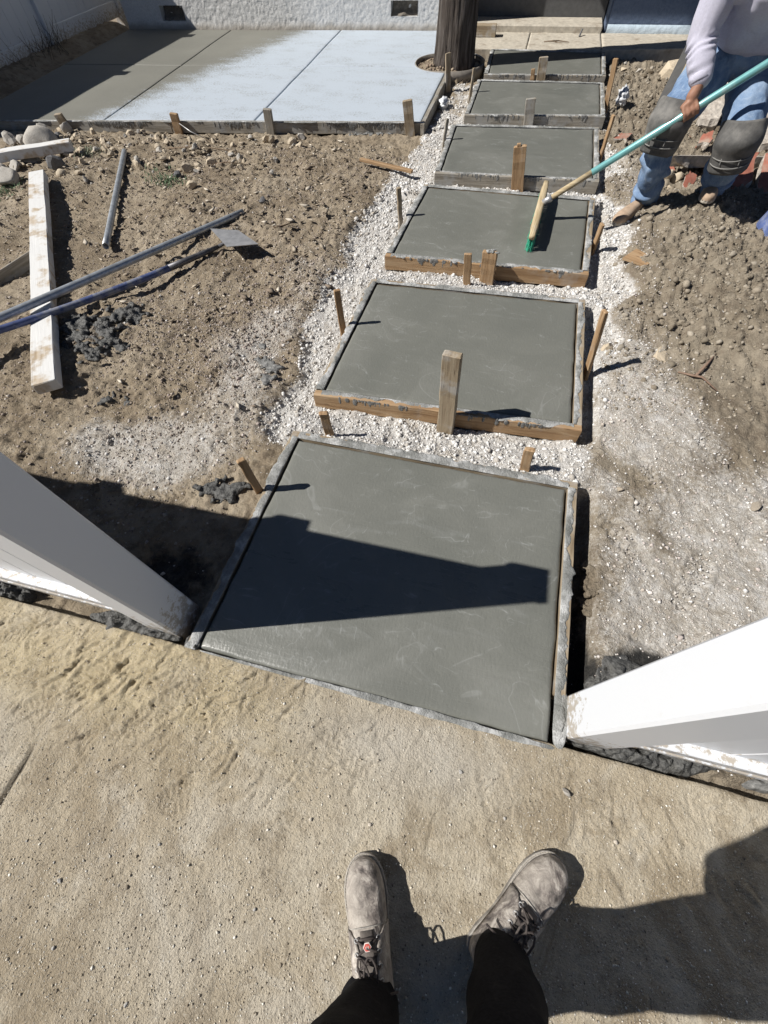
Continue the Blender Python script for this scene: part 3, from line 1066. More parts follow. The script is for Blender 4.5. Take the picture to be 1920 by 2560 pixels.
def smear(a, b, inner, w0, seed, zt, lift=.004, cover=.75, ext=.008, n=200):
    """lumpy strip of mortar lying along a board top from a to b; inner = unit vector towards the slab"""
    a, b, inn = np.array(a, float), np.array(b, float), np.array(inner, float)
    t = np.linspace(0, 1, n)
    L = np.linalg.norm(b-a)
    s = t*L
    wob = fbm(s, np.full(n, seed*1.7), 9, 4, seed)
    wid = np.clip(w0*(cover + .14 + wob*.8 + .35*fbm(s, np.full(n, seed*2.3), 45, 3, seed+2)), .004, w0 + ext)
    rows = []
    for k, f in enumerate([-.05, .0, .25, .55, .85, 1.0, 1.06]):
        d = wid*f if f > 0 else np.full(n, w0*f)
        h = [-.004, .6, 1.0, 1.1, .8, .35, -.6][k]
        hh = lift*.75*h*(1+1.3*fbm(s*1.0, np.full(n, k*.05+seed), 38, 4, seed)) if h > 0 else np.full(n, lift*h)
        p = a[None]+(b-a)[None]*t[:, None] - inn[None]*d[:, None]
        rows.append(np.concatenate([p, (zt+hh)[:, None]], 1))
    R = np.array(rows)
    return R[..., 0], R[..., 1], R[..., 2]


def board(name, p0, p1, zc, w, h, mat, parent=None, n=10, seed=0, j=.0015, roll=0):
    p0, p1 = Vector((*p0, zc)), Vector((*p1, zc)) if len(p1) == 2 else Vector(p1)
    m = frame_mtx(p0, p1-p0)
    if roll:
        m = m @ Matrix.Rotation(roll, 4, 'X')
    return MB().plank((p1-p0).length, w, h, n=n, j=j, seed=seed).build(name, mat, parent, m)


slab_objs = []
for k, q in enumerate(SLABS):
    sl = link('concrete_slab', slab_mesh(q, 100+k*13), WETCONC if k else WETCONC_NEAR, smooth=True)
    tag(sl, slab_labels[k], 'concrete slab', 'poured slabs of the garden path')
    slab_objs.append(sl)
    c = sum((Vector(p) for p in q), Vector((0, 0)))/4
    fr = empty('form_frame', (c.x, c.y, 0))
    tag(fr, frame_labels[k], 'form boards', 'timber forms around the path slabs')
    i_ = off_quad(q, GAP)
    o_ = off_quad(q, GAP+BT)
    m_ = off_quad(q, GAP+BT/2)
    zt = .004
    zc = zt - BH/2
    mats = [[WOOD_OLD]*4, [WOOD_NEW, WOOD_OLD, WOOD_OLD, WOOD_OLD], [WOOD_NEW, WOOD_OLD, WOOD_OLD, WOOD_GREY], [WOOD_GREY, WOOD_GREY, WOOD_GREY, WOOD_GREY],
            [WOOD_GREY]*4, [WOOD_GREY]*4][k]
    d = lambda a, b: (Vector(b)-Vector(a)).normalized()
    if k:      # front board runs the full width
        a, b = Vector(m_[0]), Vector(m_[1])
        e = d(a, b)*BT/2*1.05
        board('form_board', a-e, b+e, zc, BT, BH, mats[0], fr, 12, 31*k+1, .002)
    sides = [(1, 2, mats[1]), (3, 0, mats[3])]
    for (i, jn, mt) in sides:
        a, b = Vector(m_[i]), Vector(m_[jn])
        e = d(a, b)
        sa = -BT/2*1.0-.002
        a2, b2 = a - e*sa, b + e*sa
        if k == 0:
            if i == 1: a2 = Vector((a.x, .305))
            else: b2 = Vector((b.x, .165))
        board('form_board', a2, b2, zc, BT, BH, mt, fr, 10, 31*k+i+3, .0015)
    a, b = Vector(m_[2]), Vector(m_[3])
    e = d(a, b)*BT/2*1.05
    board('form_board', a-e, b+e, zc-.003, BT, BH, mats[2], fr, 12, 31*k+9, .002)
    # mortar smeared over the board tops
    Vs, Fs, base = [], [], 0
    specs = [(0, 1, .004, .50 if k else 0), (1, 2, .0035, .40 if k < 2 else .55), (2, 3, .005, .85), (3, 0, .005, .75)]
    for (i, jn, lf, cov) in specs:
        if cov == 0: continue
        a, b = i_[i], i_[jn]
        a2, b2 = o_[i], o_[jn]
        e = Vector(b)-Vector(a)
        e.normalize()
        inn = (-e.y, e.x)
        aa, bb = (Vector(a), Vector(b))
        if k == 0 and i == 1: aa = Vector((a[0], .20))
        Xs, Ys, Zs = smear(aa, bb, inn, BT, 300+k*11+i, zt+(-.003 if i == 2 else 0), lf, cov)
        ny, nx = Xs.shape
        idx = np.arange(nx*ny).reshape(ny, nx)+base
        Fs.append(np.stack([idx[:-1, :-1], idx[1:, :-1], idx[1:, 1:], idx[:-1, 1:]], -1).reshape(-1, 4))
        Vs.append(np.stack([Xs, Ys, Zs], -1).reshape(-1, 3))
        base += nx*ny
    mo = link('mortar_smear', fast_mesh('mortar_smear', np.concatenate(Vs), np.concatenate(Fs)), MORTAR, fr, smooth=True)
    # hanging drips on the outer face of the front board
    if k:
        a, b = Vector(o_[0]), Vector(o_[1])
        mb = MB()
        r = random.Random(900+k)
        for s in range(60):
            t = min(.97, max(.03, r.choice([.22, .30, .60, .85]) + r.gauss(0, .05)))
            p = a.lerp(b, t)
            L = r.uniform(.005, .030)*r.random()
            mb.ell((p.x, p.y, zt-L*.8), (r.uniform(.003, .013), .0016, L+.004), seg=7, rings=5)
        mb.build('mortar_drip', MUD_DRY, fr, smooth=True)['kind'] = 'stuff'

# mortar lips of the first slab: along the sidewalk edge and beside the right gate post
def blob_strip(name, path, w, h, mat, seed, parent=None, n=140, rings=15):
    """lumpy heap following a path on the ground"""
    P = [Vector(p) for p in path]
    seg = [0]
    for i in range(1, len(P)): seg.append(seg[-1]+(P[i]-P[i-1]).length)
    T = np.linspace(0, seg[-1], n)
    cx = np.interp(T, seg, [p.x for p in P]); cy = np.interp(T, seg, [p.y for p in P]); cz = np.interp(T, seg, [p.z for p in P])
    tx, ty = np.gradient(cx), np.gradient(cy)
    l = np.hypot(tx, ty)+1e-9
    nx_, ny_ = -ty/l, tx/l
    env = np.sin(np.clip(np.linspace(0, 1, n), 0, 1)*math.pi)**.35
    w_ = (np.interp(T, np.linspace(0, seg[-1], len(w)), w) if isinstance(w, list) else np.full(n, w))*(1+.8*fbm(T, T*0+seed, 11, 3, seed))*env
    rows = []
    for k in range(rings):
        f = -1+2*k/(rings-1)
        hh = h*env*math.sqrt(max(0, 1-f*f))*(1+.7*fbm(T, np.full(n, f*np.mean(w)+seed*.37), 22, 3, seed+3) + .75*fbm(T, np.full(n, f*np.mean(w)+seed*.37), 75, 3, seed+4)) - (.006 if abs(f) == 1 else 0)
        rows.append(np.stack([cx+nx_*w_*f, cy+ny_*w_*f, cz+hh], -1))
    R = np.array(rows)
    return link(name, grid_mesh(name, R[..., 0], R[..., 1], R[..., 2]), mat, parent, smooth=True)


fr0 = slab_objs[0]
blob_strip('mortar_edge', [(-.76, .158, 0), (-.4, .156, .0), (0, .154, 0), (.35, .150, 0), (.45, .15, 0)], [.006, .007, .009, .016, .026], .004, MORTAR, 5, fr0, n=150)
blob_strip('mortar_edge', [(.462, .15, -.003), (.468, .22, -.003), (.466, .36, -.004)], [.020, .022, .010], .006, MORTAR, 8, fr0, n=60)

# ------------------------------------------------------------------ stakes
def stake(base, top, w, d, mat, label, ang=0.0, notch=False, parent=None, group='wooden stakes along the path forms'):
    """w across (seen from the sidewalk), d deep; ang turns it about its length"""
    b, t = Vector(base), Vector(top)
    b = b - (t-b).normalized()*.06
    m = frame_mtx(b, t-b, (math.sin(ang), -math.cos(ang), 0.02))
    L = (t-b).length
    mb = MB().plank(L, w, d, n=7, j=.0018, ch=.003, seed=int(abs(base[0]*997+base[1]*131)))
    if notch:
        mb.plank(.02, w*.3, d*.8, n=2, j=.001, ch=.002, m=Matrix.Translation((L-.004, w*.1, 0)))
    o = mb.build('wooden_stake', mat, parent, m)
    if label: tag(o, label, 'stake', group)
    return o


st = stake
st((-.822, .842, -.03), (-.830, .836, .215), .034, .020, WOOD_NEW, 'stake leaning beside the left board of the nearest slab, its shadow falling across the slab', .9)
st((-.628, 1.232, -.05), (-.634, 1.228, .123), .040, .022, WOOD_NEW, 'short brown stake behind the left back corner of the nearest slab', .25)
st((.288, 1.223, -.04), (.275, 1.226, .107), .042, .022, WOOD_NEW, 'short orange striped stake behind the right back corner of the nearest slab', -.1)
st((-.097, 1.422, -.075), (-.108, 1.418, .372), .078, .036, WOOD_OLD, 'tall thick split stake at the front board of the second slab, the largest stake', -.15)
st((-.800, 2.014, -.05), (-.806, 2.012, .209), .036, .020, WOOD_NEW, 'pale leaning stake at the left board of the second slab', .5)
st((.562, 1.966, -.05), (.520, 1.976, .279), .038, .020, WOOD_NEW, 'stake tilted against the right board of the second slab', -1.2)
st((-.164, 2.601, -.06), (-.186, 2.599, .153), .044, .022, WOOD_NEW, 'slim plain stake left of the stake with the white mortar cap', 0)
wc = empty('wooden_stake', (-.055, 2.71, -.06))
tag(wc, 'thick stake with a white mortar cap at the front board of the broomed slab', 'stake', 'wooden stakes along the path forms')
st((-.055, 2.722, -.06), (-.062, 2.722, .113), .088, .036, WOOD_NEW, None, -.12, parent=wc).name = 'post'
mb = MB()
for i in range(9):
    mb.ell((-.062+random.uniform(-.02, .045), 2.722+random.uniform(-.015, .015), .116), (random.uniform(.008, .018), .010, random.uniform(.004, .009)), seg=8, rings=5)
mb.build('mortar_cap', MORTAR, wc, smooth=True)
st((-.752, 3.302, -.05), (-.766, 3.299, .179), .032, .020, WOOD_OLD, 'narrow stake at the left board of the broomed slab', .8)
st((.603, 3.225, -.05), (.602, 3.215, .096), .040, .020, WOOD_NEW, 'short stake at the right board of the broomed slab beside the worker shoe', -1.2)
st((.028, 4.045, -.06), (-.010, 4.043, .202), .092, .036, WOOD_NEW, 'wide orange notched stake at the front board of the slab behind the broomed one', .05, notch=True)
st((-.680, 4.721, -.05), (-.664, 4.724, .143), .028, .018, WOOD_GREY, 'narrow grey stake at the left board of the slab third from the porch', .7)
st((.662, 4.665, -.05), (.655, 4.665, .228), .034, .020, WOOD_NEW, 'slanting stake at the right path edge just below the clear plastic bag', -1.1)
st((.023, 5.365, -.06), (.000, 5.363, .129), .088, .036, WOOD_GREY, 'wide grey stake at the front board of the slab second from the porch', .05)
st((-.622, 5.989, -.05), (-.607, 5.990, .176), .030, .018, WOOD_OLD, 'thin brown stake at the left board of the slab second from the porch', .6)
st((.735, 5.922, -.05), (.690, 5.928, .276), .046, .020, WOOD_NEW, 'long golden stake at the right of the slab second from the porch', -.5)
st((.066, 6.562, -.06), (.050, 6.560, .147), .090, .036, WOOD_OLD, 'wide weathered stake at the front board of the farthest slab', .05)
st((-.022, 6.570, -.06), (-.038, 6.568, .056), .040, .020, WOOD_NEW, 'small stub stake beside the wide stake of the farthest slab', 0)
# ------------------------------------------------------------------ the patio and its forms
patio = empty('patio', (-3.4, 6.5, 0))
tag(patio, kind='structure')
JX = [0.0, .3345, .6640, 1.0]          # column joints, left to right
JY = [0.0, .522, 1.0]


def pq(u, v):
    q = [np.array(p) for p in PATIO_Q]
    return (1-u)*(1-v)*q[0] + u*(1-v)*q[1] + u*v*q[2] + (1-u)*v*q[3]


FRX = [(-5.80, 4.565), (-4.195, 4.750), (-2.605, 4.940), (-.965, 5.130)]
BKX = [(-6.05, 8.215), (-4.385, 8.262), (-2.745, 8.325), (-1.02, 8.395)]
for c in range(3):
    for r in range(2):
        t0, t1 = JY[r], JY[r+1]
        A = [lerp2(FRX[c], BKX[c], t0), lerp2(FRX[c+1], BKX[c+1], t0), lerp2(FRX[c+1], BKX[c+1], t1), lerp2(FRX[c], BKX[c], t1)]
        q = off_quad(A, -.007 if True else 0)
        L = 1.6
        e = np.array([0, 0, .004, .010])/L
        zz = np.array([-.09, -.008, -.002, 0])
        N = 46
        u = np.concatenate([e, np.linspace(.02, .98, N), 1-e[::-1]])
        zu = np.concatenate([zz, np.zeros(N), zz[::-1]])
        U, V = np.meshgrid(u, u)
        Zu = np.minimum(zu[None, :], zu[:, None])
        q = np.array(q)
        P = ((1-U)*(1-V))[..., None]*q[0] + (U*(1-V))[..., None]*q[1] + (U*V)[..., None]*q[2] + ((1-U)*V)[..., None]*q[3]
        PX, PY = P[..., 0].copy(), P[..., 1].copy()
        PZ = Zu + fbm(PX, PY, 1.2, 3, 205)*.006
        keep = None
        if c == 2:
            # cut the round tree opening: push grid points that fall inside out to the rim, drop the faces wholly inside
            d = np.hypot(PX-RING_C[0], PY-RING_C[1])
            ins = d < RING_R+.012
            f = np.where(ins, (RING_R+.012)/np.maximum(d, 1e-4), 1)
            keep4 = ins[:-1, :-1] & ins[1:, :-1] & ins[:-1, 1:] & ins[1:, 1:]
            PX = RING_C[0] + (PX-RING_C[0])*f
            PY = RING_C[1] + (PY-RING_C[1])*f
            keep = ~keep4
            # right edge is where the form board stands; rim points stay left of it
            PX = np.minimum(PX, -.97)
        pn = link('panel', grid_mesh('panel', PX, PY, PZ, keep=keep), PATIO, patio, smooth=True)
# grey bed below the joints
a = off_quad(PATIO_Q, .0)
V = [(p[0], p[1], -.05) for p in a]
link('joint_bed', fast_mesh('joint_bed', V, [(0, 1, 2, 3)]), MUD_DRY, patio)

pf = empty('form_frame', (-3.4, 4.8, 0))
tag(pf, 'long grey form boards along the front and right side of the patio, dripped with concrete', 'form boards')
A, B = Vector((-5.80, 4.543)), Vector((-.935, 5.108))
e = (B-A).normalized()
n_ = Vector((e.y, -e.x))
cuts = [0, 2.35, 4.05, (B-A).length]
for i in range(3):
    p0, p1 = A + e*(cuts[i]+.002), A + e*(cuts[i+1]-.002)
    board('form_board', p0, p1, .003-BH/2, BT, BH, [WOOD_GREY, WOOD_GREY, WOOD_GREY][i], pf, 16, 70+i, .0022)
board('form_board', (-.944, 5.060), (-.962, 6.60), .003-BH/2, BT, BH, WOOD_GREY, pf, 10, 77, .002)
Xs, Ys, Zs = smear(A, B, (-n_.x, -n_.y), BT*.75, 911, .003, .0035, .6, n=240)
link('mortar_smear', grid_mesh('mortar_smear', Xs, Ys, Zs), MORTAR, pf, smooth=True)
mb = MB()
r = random.Random(5)
for s in range(260):
    t = r.choice([.33, .36, .40, .84, .86, .9, .93, .62]) + r.gauss(0, .018)
    p = A + (B-A)*t + n_*(BT/2+.001)
    L = r.uniform(.012, .05)
    mb.ell((p.x, p.y, .003-L*.55), (r.uniform(.003, .010), .0022, L*.6), seg=6, rings=5)
mb.build('mortar_drip', MUD_DRY, pf, smooth=True)['kind'] = 'stuff'
G2 = 'stakes along the patio form'
st((-4.596, 4.655, -.09), (-4.612, 4.640, .066), .082, .036, WOOD_OLD, 'leftmost tilted stake at the patio form, a round stone at its foot', .12, group=G2)
st((-3.390, 4.790, -.09), (-3.372, 4.782, .072), .078, .034, WOOD_NEW, 'orange leaning stake at the front of the patio form, a wire beside it', .12, group=G2)
st((-2.432, 4.895, -.09), (-2.418, 4.890, .106), .080, .036, WOOD_GREY, 'grey splintered stake at the middle of the patio form', .12, group=G2)
st((-1.053, 5.058, -.09), (-1.091, 5.052, .164), .088, .036, WOOD_OLD, 'tall grey stake at the right front corner of the patio form', .12, group=G2)
o = st((-.905, 6.315, -.085), (-.930, 6.310, .211), .062, .022, WOOD_OLD, 'tall notched stake beside the tree ring at the end of the patio side board', .75, group=G2)

# ring of bender board round the trunk
ring = empty('tree_ring', (RING_C[0], RING_C[1], 0))
tag(ring, 'round ring of thin bent form board around the tree trunk at the patio corner', 'tree ring')
n = 72
an = np.linspace(0, 2*math.pi, n, endpoint=False)
prof = [(RING_R-.006, -.10), (RING_R-.006, .004), (RING_R+.004, .004), (RING_R+.004, -.10)]
V, F = [], []
for i, t in enumerate(an):
    w = 1 + .02*math.sin(2*t+.6) + .008*math.sin(5*t)
    for (rr, z) in prof:
        V.append((RING_C[0]+rr*w*math.cos(t), RING_C[1]+rr*w*math.sin(t), z + .003*math.sin(3*t)))
for i in range(n):
    for k in range(4):
        F.append((i*4+k, ((i+1) % n)*4+k, ((i+1) % n)*4+(k+1) % 4, i*4+(k+1) % 4))
link('bent_board', fast_mesh('bent_board', V, F), BENDER, ring)
mb = MB()
for i in range(14):
    t = .55+.07*i
    mb.ell((RING_C[0]+RING_R*math.cos(t), RING_C[1]+RING_R*math.sin(t), .006), (.02, .02, .005), seg=7, rings=4)
mb.build('mortar_smear', MORTAR, ring, smooth=True)

# ------------------------------------------------------------------ palm tree
tree = empty('palm_tree', (TREE[0], TREE[1], -.05))
tag(tree, 'thick grey-brown palm trunk rising from the ring at the patio corner', 'tree')
hs = np.concatenate([np.linspace(-.05, .9, 60), np.linspace(1.0, 5.2, 30)])
th = np.linspace(0, 2*math.pi, 72, endpoint=False)
T, Hh = np.meshgrid(th, hs)
R = .212 + .030*np.exp(-np.clip(Hh, 0, 9)/.16) - .008*np.clip(Hh-.2, 0, 5)
cs_, sn_ = np.cos(T), np.sin(T)
R = R + .016*vn3(np.stack([cs_*3.2, sn_*3.2, Hh*.9], -1).reshape(-1, 3), 3).reshape(R.shape)
R = R + .016*vn3(np.stack([cs_*13, sn_*13, Hh*2.2], -1).reshape(-1, 3), 4).reshape(R.shape)
R = R + .009*vn3(np.stack([cs_*30, sn_*30, Hh*7], -1).reshape(-1, 3), 6).reshape(R.shape)
V = np.stack([TREE[0]+R*cs_, TREE[1]+R*sn_, Hh], -1).reshape(-1, 3)
i = np.arange(V.shape[0]).reshape(R.shape)
j = np.roll(i, -1, 1)
F = np.stack([i[:-1], j[:-1], j[1:], i[1:]], -1).reshape(-1, 4)
link('trunk', fast_mesh('trunk', V, F), BARK, tree, smooth=True)
for k in range(22):
    az = k*2.4
    el0 = .9 - (k % 5)*.42
    mb = MB()
    pts = []
    p = Vector((TREE[0], TREE[1], 5.15))
    dirv = Vector((math.cos(az)*math.cos(el0), math.sin(az)*math.cos(el0), math.sin(el0)))
    for s in range(8):
        pts.append(p.copy())
        p = p + dirv*.17
        dirv = (dirv + Vector((0, 0, -.13))).normalized()
    mb.tube(pts, [.018-.0018*i for i in range(8)], seg=5)
    side = dirv.cross(Vector((0, 0, 1))).normalized()
    for s in range(-9, 10):
        a = s*.16
        fd = (pts[-1]-pts[-2]).normalized()
        dd = (fd*math.cos(a) + side*math.sin(a)).normalized()
        q0, q1 = pts[-1], pts[-1] + dd*.55 + Vector((0, 0, -.10))
        wv = dd.cross(Vector((0, 0, 1))).normalized()*.022
        mb.add([q0-wv*.3, q0+wv*.3, q0.lerp(q1, .5)+wv, q1, q0.lerp(q1, .5)-wv, q0.lerp(q1, .5)+Vector((0, 0, .012))],
               [[0, 1, 5], [1, 2, 5], [2, 3, 5], [3, 4, 5], [4, 0, 5]])
    me = mb.mesh('frond')
    link('frond', me, FROND, tree)

# ------------------------------------------------------------------ the house
house = empty('house', (-3.6, 8.3, 0))
tag(house, 'white stucco house with low vents, recessed porch and pale blue wall at right', 'house')
W0, W1 = (-6.045, 8.232), (-1.10, 8.405)          # front wall foot, left to right


WL = math.hypot(W1[0]-W0[0], W1[1]-W0[1])
VENTS = [(4.005, 4.370, .120, .258), (.595, .965, .075, .222)]
s_ = [q for q in np.arange(0, WL-.01, .014) if all(abs(q-v) > .004 for V_ in VENTS for v in V_[:2])] + [WL] + [v for V_ in VENTS for v in V_[:2]]
def dedup(v):
    v = sorted(v); o = [v[0]]
    for q in v[1:]:
        if q - o[-1] > .004: o.append(q)
    return o
s_ = dedup(s_)
z_ = dedup([v for V_ in VENTS for v in V_[2:]] + [q for q in np.arange(-.12, .615, .012) if all(abs(q-v) > .004 for V_ in VENTS for v in V_[2:])] + [.62])
S, Zg = np.meshgrid(np.array(s_), np.array(z_))
ridge = fbm(S*1.7, Zg, 26, 4, 401)
rel = .005*ridge + .010*np.clip(np.abs(fbm(S*1.5+Zg*.3, Zg*.8, 33, 3, 405)), 0, .3)
nearv = np.zeros_like(S, bool)
hole = np.zeros((len(z_)-1, len(s_)-1), bool)
sm_, zm_ = (S[:-1, :-1]+S[1:, 1:])/2, (Zg[:-1, :-1]+Zg[1:, 1:])/2
for (a, b, c, d) in VENTS:
    hole |= (sm_ > a) & (sm_ < b) & (zm_ > c) & (zm_ < d)
ex, ey = (W1[0]-W0[0])/WL, (W1[1]-W0[1])/WL
flare = .02*ss(.08, -.04, Zg)
dpt = rel + flare
XX = W0[0]+ex*S + ey*dpt
YY = W0[1]+ey*S - ex*dpt
link('wall', grid_mesh('wall', XX, YY, Zg, keep=~hole), STUCCO, house, smooth=True)
mb = MB()
m = frame_mtx((W0[0]-ey*.10, W0[1]+ex*.10, 0), (ex, ey, 0))
mb.plank(WL, .20, 1.88, n=1, j=0, m=m @ Matrix.Translation((0, 0, .62+.94)))
mb.build('upper_wall', STUCCO, house)
# return walls left side and beside the porch
mb = MB()
mb.box((W0[0]-.0, W0[1]+.02, -.12), (W0[0]+.15, 12.0, 2.5)); mb.build('side_wall', STUCCO, house)
mb = MB()
mb.box((-1.25, W1[1]+.02, -.12), (-1.10, 10.3, 2.5)); mb.build('side_wall', STUCCO, house)
for (a, b, c, d) in VENTS:
    v = MB()
    def Pq(s, z, dd): return (W0[0]+ex*s - ey*dd, W0[1]+ey*s + ex*dd, z)
    D = .11
    vs = [Pq(a, c, -.004), Pq(b, c, -.004), Pq(b, d, -.004), Pq(a, d, -.004), Pq(a, c, D), Pq(b, c, D), Pq(b, d, D), Pq(a, d, D)]
    v.add(vs, [[0, 1, 5, 4], [1, 2, 6, 5], [2, 3, 7, 6], [3, 0, 4, 7], [4, 5, 6, 7]])
    vo = v.build('vent', STUCCO, house)
    n = 24
    s2, z2 = np.meshgrid(np.linspace(a+.01, b-.01, n), np.linspace(c+.002, d-.01, 12))
    dd = .07 + .05*fbm(s2, z2, 16, 3, int(a*10)) + .04*((z2-c)/(d-c)) - .05*ss(.4, .1, (z2-c)/(d-c))
    link('vent_screen', grid_mesh('vent_screen', W0[0]+ex*s2-ey*dd, W0[1]+ey*s2+ex*dd, z2), VENTMESH, vo, smooth=True)
# porch recess: first step, riser, floor, back wall
mb = MB(); mb.box((-1.09, 8.335, -.1), (.705, 8.758, .066), .012)
step = mb.build('porch_step', OLDCONC, house)
mb = MB(); mb.box((-1.09, 8.76, -.1), (.73, 10.2, .24), .01)
mb.build('porch_floor', DARKCONC, house)
mb = MB(); mb.box((-1.1, 10.2, -.1), (.75, 10.35, 2.5)); mb.build('porch_back_wall', STUCCO, house)
mb = MB(); mb.box((-.2, 10.17, .24), (.68, 10.199, 2.2), .004)
dr = mb.build('door', DARKCONC, house)
mb = MB(); mb.ell((-.12, 10.15, 1.2), (.03, .03, .03)); mb.build('door_handle', STEEL, dr, smooth=True)
# blue block
bx = np.linspace(.758, 5.2, 300); bz = np.linspace(-.08, .6, 50)
S, Zg = np.meshgrid(bx, bz)
dp = .004*fbm(S, Zg, 30, 3, 501)
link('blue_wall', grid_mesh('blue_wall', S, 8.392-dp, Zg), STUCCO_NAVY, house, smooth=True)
bz = np.linspace(-.08, .07, 16)
S, Zg = np.meshgrid(bx, bz)
dp = .006*fbm(S, Zg, 30, 3, 502) + .04*np.sqrt(np.clip(1-((Zg+.005)/.078)**2, 0, 1))
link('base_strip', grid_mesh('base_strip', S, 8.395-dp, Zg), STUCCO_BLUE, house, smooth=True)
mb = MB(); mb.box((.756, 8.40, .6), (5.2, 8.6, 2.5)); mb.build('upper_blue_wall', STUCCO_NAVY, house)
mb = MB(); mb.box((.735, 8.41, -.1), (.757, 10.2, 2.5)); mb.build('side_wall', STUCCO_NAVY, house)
# roofs: nearly no overhang on the left, deep eave to the right
for nm, lo, hi in [('roof', (-6.4, 8.02, 2.5), (-1.62, 13, 2.62)), ('roof', (-1.6, 7.62, 2.5), (5.6, 13, 2.62))]:
    mb = MB(); mb.box(lo, hi, .01)
    rf = mb.build(nm, ROOF, house)

# old walkway along the porch
walk = empty('walkway', (.5, 7.9, 0))
tag(walk, kind='structure')
def walk_piece(x0, x1, yf0, yf1, yb, seed):
    u = np.linspace(0, 1, 40); v = np.linspace(0, 1, 20)
    U, V_ = np.meshgrid(u, v)
    XX = x0+(x1-x0)*U
    yf = yf0+(yf1-yf0)*U + .012*fbm(XX, XX*0, 8, 3, seed)
    YY = yf+(yb-yf)*V_
    ZZ = fbm(XX, YY, 6, 4, seed)*.006
    XX = np.concatenate([XX[:1], XX[:1], XX]); YY = np.concatenate([YY[:1]+.004, YY[:1], YY]); ZZ = np.concatenate([np.full_like(ZZ[:1], -.17), ZZ[:1]-.008, ZZ])
    # close the ends
    L_ = XX[:, :1]; Rr = XX[:, -1:]
    XX = np.concatenate([L_, XX, Rr], 1); YY = np.concatenate([YY[:, :1], YY, YY[:, -1:]], 1); ZZ = np.concatenate([np.full_like(ZZ[:, :1], -.17), ZZ, np.full_like(ZZ[:, -1:], -.17)], 1)
    return link('panel', grid_mesh('panel', XX, YY, ZZ), OLDCONC, walk, smooth=False)
walk_piece(-.985, -.172, 7.53, 7.56, 8.36, 601)
walk_piece(-.164, .70, 7.56, 7.60, 8.40, 602)
walk_piece(.708, 2.1, 7.62, 7.80, 8.40, 603)
walk_piece(2.108, 5.0, 7.80, 8.0, 8.40, 604)
o = MB().plank(.52, .13, .10, n=5, seed=3).build('lumber_block', WOOD_OLD, None, frame_mtx((-1.12, 8.12, .052), (1, .03, 0)))
tag(o, 'short thick offcut of lumber lying on the walkway behind the palm trunk', 'lumber')
mb = MB()
mb.tube([(.02, 7.88, .008), (.12, 7.86, .018), (.2, 7.90, .014), (.32, 7.87, .01)], [.004, .007, .006, .003], 6)
mb.tube([(.15, 7.86, .012), (.24, 7.80, .012)], [.004, .002], 6)
tag(mb.build('twig', TWIG), 'dry curled twig lying on the old walkway in front of the porch step', 'twig')
mb = MB(); mb.cap((.44, 8.16, .01), .012, (.46, 8.24, .05), .008, 8)
tag(mb.build('dry_leaf', ROCK_DARK, smooth=True), 'small dark curled leaf standing at the foot of the porch step', 'leaf')

# ------------------------------------------------------------------ side fence at upper left (white vinyl, in its own shade)
sf = empty('privacy_fence', (-6.69, 7, 0))
tag(sf, 'tall white vinyl side fence in shade at the far left, beyond the patio', 'fence')
FX = -6.69
posts = [3.9, 5.6, 7.3, 9.0, 10.7]
for k, y in enumerate(posts):
    mb = MB(); mb.box((FX-.065, y-.065, -.25), (FX+.065, y+.065, 1.86), .006); po = mb.build('post', VINYL, sf)
    mb = MB(); mb.lathe([(.098, 1.86), (.098, 1.885), (.0, 1.93)], 4, Matrix.Translation((FX, y, 0)) @ Matrix.Rotation(math.pi/4, 4, 'Z')); mb.build('post_cap', VINYL, po)
    if k+1 < len(posts):
        y0, y1 = y+.066, posts[k+1]-.066
        zb = .0 if k != 1 else -.04
        mb = MB(); mb.box((FX-.028, y0, zb), (FX+.028, y1, zb+.17), .006); mb.build('rail', VINYL, sf)
        mb = MB(); mb.box((FX-.028, y0, 1.66), (FX+.028, y1, 1.80), .006); mb.build('rail', VINYL, sf)
        nb = 9
        w = (y1-y0)/nb
        for i in range(nb):
            mb = MB(); mb.box((FX-.012, y0+i*w+.001, zb+.171), (FX+.012, y0+(i+1)*w-.001, 1.659), .003)
            mb.build('board', VINYL, sf)
# dry scrub against the fence foot
mb = MB()
r = random.Random(3)
for i in range(46):
    b = Vector((-6.55+r.gauss(0, .08), 7.0+r.gauss(0, .25), -.05))
    d = Vector((r.gauss(0, .05), r.gauss(0, .12), r.uniform(.10, .38)))
    mb.tube([b, b+d*.55+Vector((r.gauss(0, .02), r.gauss(0, .03), 0)), b+d], [.004, .003, .001], 4)
tag(mb.build('dry_weed', STRAW), 'tuft of dry dark stalks growing at the foot of the shaded side fence', 'weed', kind='stuff')

# ------------------------------------------------------------------ the new front fence: two runs with a gate opening
FY, FZ, FH = .252, -.045, 1.30
PW = .128
DIRTY = VINYL_DIRTY


